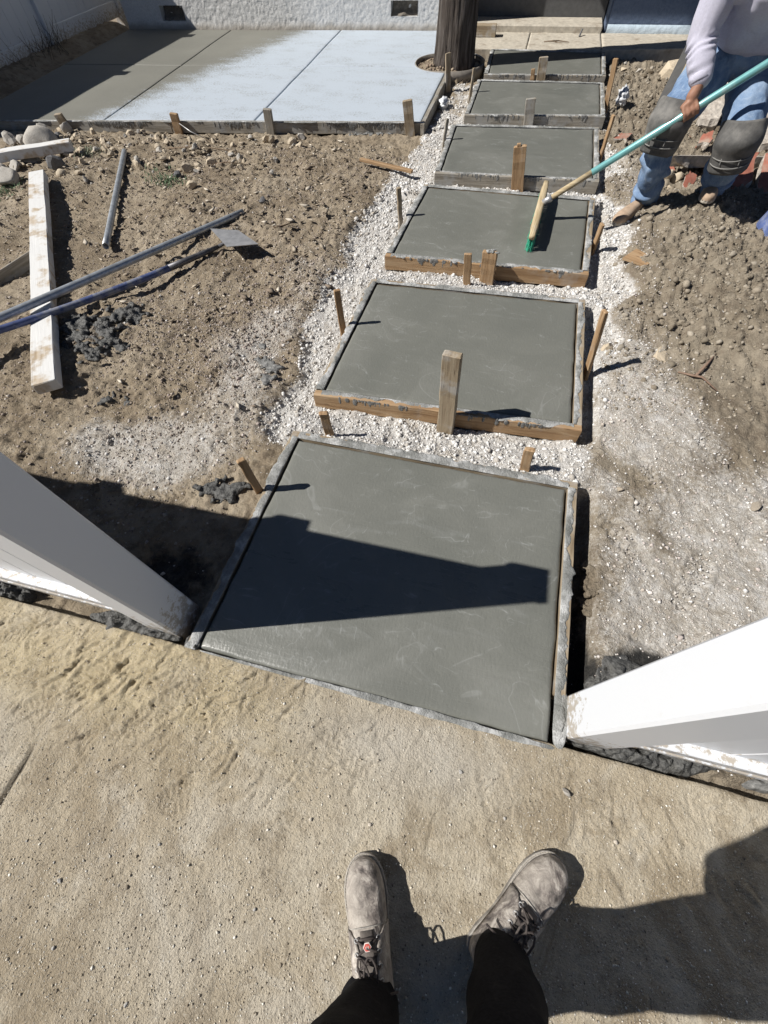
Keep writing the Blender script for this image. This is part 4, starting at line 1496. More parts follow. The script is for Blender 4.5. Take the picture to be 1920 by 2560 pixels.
def fence_run(xpost, sgn, label, spacing, nspan):
    f = empty('vinyl_fence', (xpost, FY, 0))
    tag(f, label, 'fence', 'new white fence runs beside the gate opening')
    x = xpost
    for k in range(nspan+1):
        mb = MB(); mb.box((x-PW/2, FY-PW/2, FZ-.25), (x+PW/2, FY+PW/2, FH), .007)
        p = mb.build('post', DIRTY, f)
        mb = MB()
        mb.lathe([(.094*1.02, FH-.012), (.094*1.02, FH+.018), (.0, FH+.075)], 4, Matrix.Translation((x, FY, 0)) @ Matrix.Rotation(math.pi/4, 4, 'Z'), cap0=True)
        mb.build('post_cap', DIRTY, p)
        xa, xb = sorted((x+sgn*(PW/2+.001), x+sgn*(spacing-PW/2-.001)))
        if k < nspan:
            zb = .000
            mb = MB()
            mb.box((xa, FY-.040, zb), (xb, FY+.040, zb+.030), .003)
            mb.box((xa, FY-.030, zb+.0305), (xb, FY+.030, zb+.062), .004)
            mb.box((xa, FY-.040, zb+.0625), (xb, FY+.040, zb+.110), .003)
            mb.build('rail', DIRTY, f)
            mb = MB(); mb.box((xa, FY-.040, FH-.15), (xb, FY+.040, FH-.035), .006); mb.build('rail', DIRTY, f)
            nb = 6
            w = (xb-xa)/nb
            for i in range(nb):
                mb = MB(); mb.box((xa+i*w+.0012, FY-.011, zb+.1105), (xa+(i+1)*w-.0012, FY+.011, FH-.1505), .003)
                mb.build('board', DIRTY, f)
        x += sgn*spacing
    return f


fence_run(-.925, -1, 'white vinyl fence and gate post left of the nearest slab, its near face in shade', .955, 3)
fence_run(.548, 1, 'white vinyl fence and brightly lit gate post at the right of the nearest slab', .955, 2)
# setting mortar round the post feet
for (path, w, h, lab) in [
    ([(-1.26, .185, -.055), (-1.13, .172, -.045), (-1.0, .172, -.035), (-.86, .185, -.04)], [.03, .05, .03, .03], .035, 'rough grey mortar heap at the foot of the left gate post'),
    ([(-1.80, .20, -.06), (-1.66, .19, -.05), (-1.52, .19, -.06)], [.05, .06, .03], .05, 'grey mortar heap at the far left under the fence rail'),
    ([(-.83, .20, -.03), (-.80, .18, -.015), (-.765, .165, -.005)], [.02, .025, .02], .02, 'small splash of mortar between the left gate post and the nearest slab')]:
    tag(blob_strip('mortar_heap', path, w, h, MUD, 40+len(lab), n=60), lab, 'mortar')
tag(blob_strip('mortar_heap', [(.50, .19, -.05), (.62, .185, -.05), (.76, .195, -.055), (.90, .215, -.05), (.96, .22, -.05)], [.02, .03, .04, .04, .02], .04, MUD, 77, n=70),
    'wet brown and grey mortar under the right fence rail', 'mortar')
tag(blob_strip('mortar_heap', [(1.0, .20, -.05), (1.15, .215, -.04), (1.5, .22, -.04)], [.03, .05, .05], .035, MUD_DRY, 79, n=60),
    'pale dry mortar under the rail at the right edge of the sidewalk', 'mortar')
tag(blob_strip('mortar_heap', [(.56, .36, -.06), (.66, .42, -.05), (.80, .40, -.05), (.92, .36, -.06)], [.05, .09, .08, .04], .035, MUD, 81, n=70, rings=15),
    'spread of dark wet concrete in the dirt behind the right gate post', 'mortar')
# ------------------------------------------------------------------ loose lumber, pipes, tools
def hz(x, y):
    return float(H(np.array([x]), np.array([y]))[0])


# long whitewashed board, propped a little above the dirt
A, B = Vector((-3.86, 3.36, .055)), Vector((-2.13, 1.17, .035))
m = frame_mtx(A, B-A)
o = MB().plank((B-A).length, .118, .058, n=16, j=.0025, ch=.004, seed=4, m=None).build('lumber', WOOD_WHITE, None, m)
tag(o, 'long whitewashed board lying across the dirt under the pipe and shovel handle', 'lumber')
A, B = Vector((-4.62, 3.60, .05)), Vector((-4.33, 3.80, .045))
o = MB().plank(.75, .10, .07, n=6, j=.002, seed=5, x0=-.37).build('lumber', WOOD_WHITE, None, frame_mtx(B, B-A))
tag(o, 'short white lumber end resting on the round stones at the left edge', 'lumber')
A, B = Vector((-3.30, 1.72, -.03)), Vector((-3.06, 2.33, .03))
o = MB().plank(1.1, .012, .085, n=6, j=.001, ch=.002, seed=6, x0=-.45).build('plank', WOOD_GREY, None, frame_mtx(A, B-A))
tag(o, 'thin grey board standing on edge left of the long whitewashed board', 'plank')
A, B = Vector((-1.33, 4.27, -.02)), Vector((-.84, 4.13, -.03))
o = MB().plank((B-A).length, .036, .022, n=6, j=.0012, seed=8).build('wooden_stake', WOOD_NEW, None, frame_mtx(A, B-A))
tag(o, 'pale stake lying flat on the dirt and white gravel', 'stake')
A, B = Vector((-1.42, 4.30, -.045)), Vector((-1.30, 4.262, -.03))

# galvanised pipes: open, hollow ends
def pipe(A, B, r, mat, label, holes=(), wall=.004):
    A, B = Vector(A), Vector(B)
    L = (B-A).length
    m = frame_mtx(A, B-A)
    mrot = m @ Matrix.Rotation(math.pi/2, 4, 'Y')
    mb = MB()
    prof = [(r-wall, .25), (r-wall, 0), (r, .001)] + [(r, L*k/12) for k in range(1, 12)] + [(r, L-.001), (r-wall, L), (r-wall, L-.25)]
    mb.lathe(prof, 18, None)
    o = mb.build('steel_pipe', mat, None, mrot, smooth=True)
    tag(o, label, 'pipe')
    for hx in holes:
        h = MB(); h.lathe([(.0045, 0), (.0052, .0006), (0.0, .0008)], 10)
        up_ = Vector((.35, -.75, .55)).normalized()
        d = (B-A).normalized()
        up_ = (up_ - d*up_.dot(d)).normalized()
        h.build('bolt_hole', BLACKBOARD, o, Matrix.Translation(A + d*hx + up_*(r-.0004)) @ up_.to_track_quat('Z', 'Y').to_matrix().to_4x4())
    return o


z0, z1 = hz(-3.57, 4.10), hz(-2.67, 2.48)
pipe((-3.60, 4.16, -.035), (-2.70, 2.53, .005), .022, GALV, 'shorter grey steel pipe lying apart, pointing at the patio')
pipe((-1.95, 3.19, -.010), (-2.75, 1.28, .14), .022, GALV, 'long grey steel pipe with bolt holes lying across the whitewashed board', holes=(.03, .13))
# square-bladed scraper with a blue handle
sh = empty('floor_scraper', (-1.93, 2.70, 0))
tag(sh, 'long-handled scraper with worn blue handle and square steel blade lying on the dirt', 'scraper')
pts = []
P0, P1 = Vector((-1.90, 2.68, .0)), Vector((-2.75, 1.22, .135))
for k in range(15):
    t = k/14
    p = P0.lerp(P1, t)
    p.z -= .028*math.sin(math.pi*t)
    pts.append(p)
MB().tube(pts[3:], [.0195]*12, 12).build('handle', BLUEPAINT, sh, smooth=True)
MB().tube([pts[0], pts[1], pts[2], pts[3]+(pts[4]-pts[3])*.2], [.012, .0165, .0185, .0205], 12).build('socket', DARKSTEEL, sh, smooth=True)
bl = [Vector((-1.985, 2.775, .062)), Vector((-1.785, 2.795, .058)), Vector((-1.575, 2.655, .055)), Vector((-1.775, 2.590, .052))]
nrm = (bl[1]-bl[0]).cross(bl[2]-bl[0]).normalized()*.002
mb = MB(); mb.add([p-nrm for p in bl]+[p+nrm for p in bl], [[0, 1, 2, 3], [7, 6, 5, 4], [0, 4, 5, 1], [1, 5, 6, 2], [2, 6, 7, 3], [3, 7, 4, 0]])
mb.build('blade', STEEL, sh)
mb = MB(); mb.tube([Vector((-1.90, 2.68, .0)), Vector((-1.83, 2.70, .03)), Vector((-1.79, 2.705, .055))], [.012, .010, .008], 8); mb.build('neck', DARKSTEEL, sh, smooth=True)

# scraps of wood on the right-hand dirt
zc = hz(.84, 3.03)+.012
A = Vector((.755, 3.06, zc)); B = Vector((.915, 2.97, zc+.004))
m = frame_mtx(A, B-A)
mb = MB()
mb.add([m.inverted() @ Vector(p) for p in [(.755, 3.005, zc), (.835, 3.105, zc+.012), (.93, 3.02, zc+.008), (.915, 2.965, zc+.002), (.89, 2.94, zc)]] +
       [m.inverted() @ (Vector(p)+Vector((0, 0, .014))) for p in [(.755, 3.005, zc), (.835, 3.105, zc+.012), (.93, 3.02, zc+.008), (.915, 2.965, zc+.002), (.89, 2.94, zc)]],
       [[4, 3, 2, 1, 0], [5, 6, 7, 8, 9], [0, 1, 6, 5], [1, 2, 7, 6], [2, 3, 8, 7], [3, 4, 9, 8], [4, 0, 5, 9]])
o = mb.build('wood_scrap', WOOD_NEW, None, m)
tag(o, 'golden broken wood scrap lying on the brown dirt mound', 'wood scrap')

# forked root on the right
z = hz(1.1, 2.0)
mb = MB()
def gpt(x, y, dz=.008): return Vector((x, y, hz(x, y)+dz))
mb.tube([gpt(1.00, 2.02), gpt(1.05, 1.985, .014), gpt(1.10, 1.98, .012), gpt(1.16, 1.90)], [.004, .006, .006, .003], 6)
mb.tube([gpt(1.07, 1.985, .012), gpt(1.12, 2.06, .022), gpt(1.18, 2.16, .012)], [.007, .007, .004], 6)
tag(mb.build('root', ROOT, smooth=True), 'forked reddish root sticking out of the dirt on the right', 'root')

# plastic bags
def crumple(name, c, rad, label, seed, mat=BAG):
    n1, n2 = 26, 18
    th = np.linspace(0, 2*np.pi, n1, endpoint=False); ph = np.linspace(.05, np.pi-.05, n2)
    T, P = np.meshgrid(th, ph)
    D = np.stack([np.sin(P)*np.cos(T), np.sin(P)*np.sin(T), np.cos(P)], -1)
    f = D.reshape(-1, 3)
    r = 1 + .9*np.abs(vn3(f*2.3+seed, seed)) + .7*np.abs(vn3(f*5.1+seed, seed+1)) - .3
    V = f*r[:, None]*np.array(rad)+np.array(c)
    i = np.arange(n1*n2).reshape(n2, n1); j = np.roll(i, -1, 1)
    F = np.stack([i[:-1], j[:-1], j[1:], i[1:]], -1).reshape(-1, 4)
    o = link(name, fast_mesh(name, V, F), mat)
    tag(o, label, 'plastic bag')
    return o


b1 = crumple('plastic_bag', (.875, 6.02, .0), (.055, .10, .075), 'crumpled clear plastic bag on the dirt right of the path', 3)
b2 = crumple('plastic_bag', (-.865, 5.82, -.05), (.05, .09, .05), 'crumpled clear plastic bag in the gravel between the patio and the path', 9)
mb = MB(); mb.ell((-.853, 5.772, -.012), (.012, .006, .016)); mb.build('blue_print', BUCKETBLUE, b2, smooth=True)

# bucket at the right edge
bk = empty('bucket', (1.735, 3.545, -.03))
tag(bk, 'scuffed blue and white plastic bucket with wire handle at the right edge', 'bucket')
tilt = Matrix.Translation((1.735, 3.545, -.03)) @ Matrix.Rotation(math.radians(14), 4, 'Y') @ Matrix.Rotation(math.radians(10), 4, 'X')
mb = MB()
mb.lathe([(.128, .0), (.132, .004), (.145, .27), (.153, .272), (.153, .295), (.147, .297), (.147, .36), (.154, .362), (.154, .375), (.146, .375), (.142, .30), (.126, .01), (.0, .01)], 40, tilt)
mb.lathe([(.0, .0), (.128, .0)], 40, tilt)
mb.build('tub', BUCKETBLUE, bk, smooth=False)
pts = [tilt @ Vector((-.152*math.cos(a), -.03-.17*math.sin(a), .285-.07*math.sin(a))) for a in np.linspace(0, math.pi, 17)]
MB().tube(pts, .0028, 6).build('handle', STEEL, bk, smooth=True)
mb = MB(); mb.tube([pts[6], pts[7], pts[8], pts[9], pts[10]], .009, 8); mb.build('grip', SOLE_PALE, bk, smooth=True)
# the letter fragment printed on the tub
mb = MB()
for (z0, z1, y0, y1) in [(.20, .212, -.05, .03), (.155, .167, -.05, .03), (.11, .122, -.05, .03), (.155, .212, -.05, -.038), (.11, .167, .018, .03)]:
    vs = []
    for k in range(7):
        a = math.pi*1.22 + (y0+(y1-y0)*k/6)/.14
        for zz in (z0, z1):
            rr = .1325 + .0128*(zz/.27) + .0022
            vs.append(tilt @ Vector((rr*math.cos(a), rr*math.sin(a), zz)))
    mb.add(vs, [[2*k, 2*k+2, 2*k+3, 2*k+1] for k in range(6)])
mb.build('printed_letter', VINYL, bk)

# black board leaning behind the worker, with a pale strip
bb = empty('black_board', (1.30, 6.05, -.05))
tag(bb, 'flat black board with a pale wooden strip leaning behind the worker', 'board')
Q = [Vector((1.215, 6.06, -.055)), Vector((1.345, 5.96, -.055)), Vector((1.49, 6.30, .40)), Vector((1.36, 6.40, .40))]
nrm = (Q[1]-Q[0]).cross(Q[3]-Q[0]).normalized()*.006
mb = MB(); mb.add([p-nrm for p in Q]+[p+nrm for p in Q], [[3, 2, 1, 0], [4, 5, 6, 7], [0, 1, 5, 4], [1, 2, 6, 5], [2, 3, 7, 6], [3, 0, 4, 7]])
mb.build('panel', BLACKBOARD, bb)
s0 = Q[0].lerp(Q[1], .62).lerp(Q[3].lerp(Q[2], .62), .1) ; s1 = Q[0].lerp(Q[1], .62).lerp(Q[3].lerp(Q[2], .62), 1.0)
fr_n = nrm.normalized() if nrm.y < 0 else -nrm.normalized()
mb = MB(); mb.tube([s0+fr_n*.016, s1+fr_n*.016], .008, 8); mb.build('strip', HANDLEWOOD, bb, smooth=True)

# ------------------------------------------------------------------ rocks
def rock_mesh(seed, cuts=7, sub=2, rough=.12):
    r = random.Random(seed)
    bm = bmesh.new()
    bmesh.ops.create_icosphere(bm, subdivisions=sub, radius=1)
    for _ in range(cuts):
        n = Vector((r.gauss(0, 1), r.gauss(0, 1), r.gauss(0, 1))).normalized()
        d = r.uniform(.42, .85)
        for v in bm.verts:
            k = v.co.dot(n)
            if k > d: v.co -= n*(k-d)
    for v in bm.verts:
        v.co *= 1 + rough*(mnoise.noise(v.co*2.1+Vector((seed, 0, 0))) + .5*mnoise.noise(v.co*4.7+Vector((0, seed, 0))))
    me = bpy.data.meshes.new('rock')
    bm.to_mesh(me)
    bm.free()
    return me


ROCKS_ANG = [rock_mesh(s, 14, 2, .20) for s in range(8)]
ROCKS_RND = [rock_mesh(40+s, 3, 3, .14) for s in range(4)]


def place_words(x, y, w, zs, hue, noun, marks, bins):
    """how one stone is told from its neighbours: size, form, hue and where it lies from the nearest thing one can find"""
    name, lx, ly = min(marks, key=lambda m: math.hypot(m[1]-x, m[2]-y))
    dx, dy = x-lx, y-ly
    c, s = math.cos(YAW), math.sin(YAW)
    u, v = dx*c+dy*s, -dx*s+dy*c
    d = math.hypot(u, v)
    a = math.degrees(math.atan2(v, u)) % 360
    way = ['right of', 'behind and right of', 'behind', 'behind and left of', 'left of', 'in front and left of', 'in front of', 'in front and right of'][int((a+22.5)//45) % 8]
    near = 'just' if d < bins[0] else ('somewhat' if d < bins[1] else 'well')
    size = 'tiny' if w < bins[2] else ('small' if w < bins[3] else ('medium' if w < bins[4] else 'sizeable'))
    form = 'flat' if zs < .45 else ('squat' if zs < .6 else 'blocky')
    return f'{size} {form} {hue} {noun} {near} {way} {name}'


HUES = {'pale_pebble': 'cream', 'grey_pebble': 'grey', 'dirt': 'brown', 'rock': 'brownish', 'tan_stone': 'cream', 'grey_stone': 'grey', 'earth_clod': 'brown', 'red_painted_concrete': 'red', 'broken_concrete': 'pale'}
_tpl_mat = {}


def rock(x, y, w, label=None, mat=None, kind='a', group=None, zs=.7, ys=1.0, rz=None, sink=.3, name='rock', z=None):
    mat = mat or ROCK
    key = (kind, random.randrange(8 if kind == 'a' else 4), mat.name)
    if key not in _tpl_mat:
        me = (ROCKS_ANG if kind == 'a' else ROCKS_RND)[key[1]].copy()
        me.materials.append(mat)
        if kind == 'r':
            me.polygons.foreach_set('use_smooth', [True]*len(me.polygons))
        _tpl_mat[key] = me
    o = bpy.data.objects.new(name, _tpl_mat[key])
    COL.objects.link(o)
    s = w*.56
    zz = (hz(x, y) if z is None else z) + s*zs*(1-2*sink)*.8
    o.matrix_basis = Matrix.Translation((x, y, zz)) @ Matrix.Rotation(random.uniform(0, 6.28) if rz is None else rz, 4, 'Z') @ Matrix.Rotation(random.uniform(-.3, .3), 4, 'X') @ Matrix.Diagonal((s, s*ys, s*zs, 1))
    tag(o, label, 'rock', group)
    return o


rock(-4.53, 4.20, .27, 'largest round grey boulder by the patio corner at left', ROCK_GREY, 'r', zs=.8)
rock(-4.93, 4.22, .165, 'grey angular rock at the left edge behind the short white lumber', ROCK_GREY, zs=.9)
rock(-4.78, 4.22, .125, 'grey rock between the left-edge rock and the largest boulder', ROCK_GREY, zs=.8)
rock(-4.65, 4.40, .085, 'small round stone perched behind the largest boulder', ROCK_GREY, 'r', z=.02)
rock(-4.46, 4.35, .13, 'dark brown rock right of the largest boulder', ROCK_DARK, zs=.7)
rock(-4.52, 4.56, .09, 'upright rounded stone at the foot of the leftmost patio stake', ROCK_GREY, 'r', zs=1.3)
rock(-4.62, 4.58, .08, 'pale flat stone left of the leftmost patio stake', ROCK_TAN, zs=.6)
rock(-4.37, 3.82, .14, 'round grey cobble in the shade of the short white lumber', ROCK_GREY, 'r', zs=.8)
rock(-4.38, 3.64, .13, 'smooth oval cobble below the short white lumber', ROCK_GREY, 'r', ys=.7, zs=.6)
rock(-4.47, 3.57, .09, 'small rounded cobble at the left edge below the short white lumber', ROCK_GREY, 'r', zs=.9)
rock(-4.19, 3.34, .165, 'large smooth cobble near the left edge with a green tuft beside it', ROCK_GREY, 'r', zs=.85)
rock(-3.955, 3.69, .15, 'dark split stone with sharp edges near the far end of the whitewashed board', ROCK_DARK, zs=1.0)
rock(-3.83, 3.56, .08, 'small tan stone in front of the dark split stone', ROCK_TAN, 'r')
rock(-4.28, 4.63, .075, 'slim upright pale stone under the patio form', ROCK_TAN, ys=.6, zs=1.4)
rock(-3.82, 4.60, .095, 'tan angular stone under the patio form beside dried drips', ROCK_TAN)
rock(-2.835, 3.945, .125, 'chunky pale yellow rock in the rubble in front of the patio', ROCK_TAN, zs=.9)
rock(-2.85, 3.80, .09, 'dark grey broken stone beside the chunky pale yellow rock', ROCK_DARK)
rock(-1.88, 3.41, .07, 'lone dark brown clod on the open dirt above the scraper blade', ROCK_DARK)
rock(-2.02, 4.60, .075, 'pale pinkish broken stone right of the middle patio stake', ROCK_TAN)
cl = [(-4.28, 4.23, .1), (-4.21, 4.35, .09), (-3.935, 3.54, .075), (-3.695, 3.60, .075), (-3.57, 3.52, .08), (-3.895, 4.11, .08), (-2.755, 4.0, .067), (-2.21, 4.57, .07), (-2.10, 4.65, .06),
      (-2.72, 4.61, .07), (-3.345, 3.97, .115), (-3.28, 3.90, .07), (-3.22, 3.98, .07), (-3.40, 3.88, .06), (-4.12, 4.05, .085), (-4.05, 4.0, .07), (-3.98, 4.05, .06), (-4.3, 3.95, .08), (-4.2, 4.0, .06)]
r = random.Random(21)
while len(cl) < 196:
    t = r.random()
    if t < .42:
        x, y = r.gauss(-4.12, .32), r.gauss(4.10, .30)
    elif t < .80:
        x, y = r.gauss(-3.0, .34), r.gauss(4.25, .24)
    else:
        x, y = r.uniform(-4.6, -1.8), r.gauss(4.55, .10) + (.13*(r.random()))
    fy = 4.50 + .116*(x+5.8)
    if y > fy - .04 or x < -5 or y < 3.45: continue
    cl.append((x, y, r.choice([.035, .04, .05, .06, .07, .085, .10])))
random.seed(12)
RUBBLE_MARKS = [('the largest boulder', -4.53, 4.20), ('the leftmost patio stake', -4.60, 4.65), ('the orange patio stake', -3.39, 4.78), ('the middle grey patio stake', -2.43, 4.89), ('the shorter pipe tip', -3.60, 4.16),
                ('the dark split stone', -3.955, 3.69), ('the chunky yellow rock', -2.835, 3.945), ('the whitewashed board end', -3.86, 3.36), ('the tan angular stone', -3.82, 4.60), ('the pinkish stone', -2.02, 4.60)]
for (x, y, w) in cl:
    fy = 4.50 + .116*(x+5.8)
    mt = random.choice([ROCK_TAN, ROCK_TAN, ROCK_TAN, ROCK_GREY, GROUND])
    zs = random.uniform(.35, .75)
    lb = place_words(x, y, w, zs, HUES[mt.name], 'stone', RUBBLE_MARKS, (.16, .34, .042, .058, .08))
    rock(x, y, w, lb, mt, group='broken stones strewn in front of the patio form', zs=zs, ys=random.uniform(.5, 1), sink=.2)

# right-hand side
rock(1.40, 6.95, .30, 'big tan boulder half buried behind the path beside the walkway', ROCK_TAN, zs=.75, ys=.8)
rock(1.17, 5.54, .14, 'flat tan rock behind the worker knee', ROCK_TAN, zs=.5)
rock(1.13, 4.27, .075, 'rounded brown cobble, left of the pair behind the worker legs', ROCK_TAN, 'r', zs=.9)
rock(1.21, 4.30, .085, 'rounded brown cobble, right of the pair behind the worker legs', ROCK_TAN, 'r', zs=1.0)
rock(1.155, 4.17, .07, 'flat reddish stone below the pair of brown cobbles', ROCK_TAN, zs=.5)
rock(.67, 2.19, .075, 'brown stone at the edge of the white gravel right of the second slab', ROCK_TAN, zs=.7)
rock(.935, 2.14, .115, 'flat half-buried stone in the brown mound', ROCK_TAN, zs=.3, sink=.35)
rock(1.23, 1.245, .055, 'sharp white stone on the pale dusty ground at right', ROCK, zs=.7)
rock(.695, 1.22, .032, 'small white stone beside the back corner of the nearest slab', ROCK)
rock(.485, .045, .024, 'small smooth grey pebble on the sidewalk near the right gate post', ROCK_GREY, 'r', z=0, sink=.15, ys=.6)
r = random.Random(8)
for k in range(18):
    x, y = r.uniform(.8, 1.5), r.gauss(7.15, .18)
    w = r.choice([.05, .07, .09])
    zs = r.uniform(.4, .75)
    mt = r.choice([ROCK_TAN, ROCK_GREY, GROUND])
    rock(x, y, w, place_words(x, y, w, zs, HUES[mt.name], 'rubble stone', [('the big tan boulder', 1.40, 6.95), ('the farthest slab corner', .69, 7.45), ('the black board top', 1.42, 6.35)], (.2, .45, .03, .06, .08)), mt, group='rubble stones beside the old walkway', zs=zs)


def slab_piece(pts, th, zb, mat_top, name, label, tilt=(0, 0), broken=RUBBLE, seed=1, cat='rubble'):
    """broken plate of concrete: painted face on top, rough broken rim"""
    r = random.Random(seed)
    P = []
    for i in range(len(pts)):
        a, b = Vector(pts[i]), Vector(pts[(i+1) % len(pts)])
        for k in range(4):
            p = a.lerp(b, k/4)
            P.append(p + Vector((r.gauss(0, .008), r.gauss(0, .008))))
    c = sum(P, Vector((0, 0)))/len(P)
    def zt(p): return zb + th + (p.x-c.x)*tilt[0] + (p.y-c.y)*tilt[1]
    n = len(P)
    root = empty(name, (c.x, c.y, zb))
    tag(root, label, cat)
    mb = MB()
    top = [(p.x, p.y, zt(p)) for p in P]
    mb.add(top + [(c.x, c.y, zt(c)+.002)], [[i, (i+1) % n, n] for i in range(n)])
    mb.build('painted_face', mat_top, root)
    mb = MB()
    mid = [(c.x+(p.x-c.x)*r.uniform(.96, 1.08), c.y+(p.y-c.y)*r.uniform(.96, 1.08), zt(p)-th*r.uniform(.35, .6)) for p in P]
    bot = [(c.x+(p.x-c.x)*r.uniform(.85, 1.0), c.y+(p.y-c.y)*r.uniform(.85, 1.0), zt(p)-th*r.uniform(.9, 1.1)) for p in P]
    mb.add(top+mid+bot+[(c.x, c.y, zb)], [[i, i+n, (i+1) % n+n, (i+1) % n] for i in range(n)] + [[i+n, i+2*n, (i+1) % n+2*n, (i+1) % n+n] for i in range(n)] + [[i+2*n, 3*n, (i+1) % n+2*n] for i in range(n)])
    mb.build('broken_edge', broken, root)
    return root


slab_piece([(1.50, 5.48), (1.66, 5.46), (1.78, 5.86), (1.66, 5.98), (1.56, 5.8)], .10, .0, RUBBLE, 'concrete_chunk', 'big broken concrete chunk seen between the worker legs', (.2, .3), seed=2)
slab_piece([(1.60, 5.10), (1.72, 5.08), (1.78, 5.30), (1.66, 5.36)], .06, -.04, REDCONC, 'concrete_chunk', 'red painted concrete fragment below the big chunk between the worker legs', (.5, .3), seed=3)
slab_piece([(1.12, 4.30), (1.30, 4.42), (1.85, 4.68), (2.25, 4.92), (2.25, 5.06), (1.75, 4.86), (1.25, 4.56)], .07, -.06, RUBBLE, 'concrete_slab_fragment', 'long pale broken concrete slab edge behind the worker legs', (.02, -.3), seed=4)
slab_piece([(1.58, 4.12), (1.72, 4.30), (1.76, 4.55), (1.55, 4.42), (1.46, 4.25)], .07, -.05, REDCONC, 'concrete_slab_fragment', 'red painted slab fragment behind the worker left foot', (-.1, .35), seed=5)
slab_piece([(1.78, 4.22), (2.05, 4.26), (2.10, 4.62), (1.80, 4.54)], .08, -.05, REDCONC, 'concrete_slab_fragment', 'red painted slab fragment at the right edge above the bucket', (.05, .4), seed=6)
slab_piece([(1.05, 4.38), (1.20, 4.42), (1.22, 4.52), (1.08, 4.50)], .035, -.05, REDCONC, 'concrete_chunk', 'thin red tile fragment behind the pair of cobbles', (.1, .2), seed=7)
slab_piece([(1.24, 4.12), (1.32, 4.16), (1.33, 4.28), (1.26, 4.26)], .04, -.04, REDCONC, 'concrete_chunk', 'small red chunk right of the pair of cobbles', (-.3, .4), seed=8)
slab_piece([(1.46, 5.02), (1.54, 5.0), (1.56, 5.14), (1.48, 5.12)], .05, -.05, REDCONC, 'concrete_chunk', 'dark red chunk on the dirt behind the worker legs', (.3, .2), seed=9)
slab_piece([(1.95, 5.05), (2.2, 5.1), (2.3, 5.6), (2.0, 5.5)], .12, -.04, RUBBLE, 'concrete_chunk', 'tall pale concrete chunk at the right edge behind the worker', (.1, .3), seed=10)
slab_piece([(.80, 5.16), (.90, 5.13), (.93, 5.22), (.84, 5.24)], .02, -.07, REDCONC, 'concrete_chunk', 'small flat red fragment on the dirt right of the path', (.1, .1), seed=12)
r = random.Random(4)
for k in range(42):
    x, y = r.uniform(1.05, 2.1), r.gauss(4.75, .5)
    if 3.9 < y < 5.8:
        w = r.choice([.03, .04, .05, .07])
        zs = r.uniform(.4, .75)
        mt = r.choice([REDCONC, RUBBLE, GROUND, RUBBLE])
        rock(x, y, w, place_words(x, y, w, zs, HUES[mt.name], 'rubble stone', [('the pair of cobbles', 1.17, 4.28), ('the big chunk', 1.64, 5.7), ('the red slab fragment', 1.62, 4.35), ('the long pale slab edge', 1.75, 4.75), ('the flat tan rock', 1.17, 5.54)], (.15, .35, .035, .045, .06)), mt,
             group='rubble stones behind the worker', zs=zs)

# wet mortar droppings on the left dirt
def clump(pts, label, mat, name='mortar_clump', vox=.008, seed=1):
    mb = MB()
    r = random.Random(seed)
    for (x, y, s) in pts:
        z = hz(x, y)
        mb.ell((x, y, z), (s*.8, s*.7, s*.30), seg=10, rings=6)
        for k in range(26):
            q = s*r.uniform(.10, .34)
            mb.ell((x+r.gauss(0, s*.55), y+r.gauss(0, s*.55), z+r.uniform(-.1, .45)*s*.7), (q, q*r.uniform(.7, 1), q*.7), seg=7, rings=5)
        for k in range(12):
            q = s*r.uniform(.06, .16)
            xx, yy = x+r.gauss(0, s*1.1), y+r.gauss(0, s*1.1)
            mb.ell((xx, yy, hz(xx, yy)+q*.3), (q, q, q*.8), seg=6, rings=4)
    def fold(p):
        return .014*vn3(p*60, seed) + .010*vn3(p*130, seed+2)
    o = melt(mb, name, mat, None, vox, 0, fold)
    tag(o, label, 'mortar' if name == 'mortar_clump' else 'clod')
    return o


clump([(-2.37, 1.76, .07), (-2.33, 1.70, .06), (-2.40, 1.68, .06), (-2.10, 1.88, .075), (-2.17, 1.84, .07), (-2.05, 1.84, .05), (-2.22, 1.74, .065), (-2.15, 1.68, .06), (-2.27, 1.60, .06),
       (-2.12, 1.50, .065), (-2.18, 1.52, .05), (-2.08, 1.62, .06), (-2.0, 1.60, .04), (-2.32, 1.55, .05)], 'spill of dark wet mortar lumps beside the whitewashed board', MUD, seed=3)
clump([(-1.86, 1.22, .04), (-1.74, 1.23, .035)], 'small dark pair of mortar lumps below the large spill', MUD, seed=5)
clump([(-.98, .80, .055), (-.93, .83, .05), (-1.05, .81, .045)], 'dark crumbly mortar lump behind the stake of the nearest slab', MUD, seed=6)
clump([(-1.08, 1.62, .05), (-1.15, 1.66, .04), (-1.07, 1.52, .045), (-1.22, 1.80, .03)], 'grey crumbled mortar on the edge of the gravel left of the second slab', MUD_DRY, seed=7)
clump([(-1.55, 5.00, .035), (-1.45, 5.02, .04), (-1.35, 5.02, .035), (-1.62, 4.97, .03), (-1.25, 5.03, .03)], 'grey mortar droppings along the right end of the patio form', MUD_DRY, seed=8)
clump([(-.50, -.115, .010), (-.53, -.12, .008)], 'tiny grey mortar crumb on the sidewalk left of the boots', MUD_DRY, vox=.003, seed=9)

clump([(.575, .84, .030), (.585, .80, .032), (.58, .76, .034), (.585, .72, .034), (.575, .68, .036), (.58, .64, .032)], 'long crust of dried earth at the edge of the slot beside the nearest slab', GROUND, name='earth_crust', vox=.006, seed=11)
clump([(.95, 2.46, .055), (1.01, 2.42, .06), (.98, 2.38, .05)], 'broad flat clod of earth on the brown mound', GROUND, name='earth_clod', seed=12)
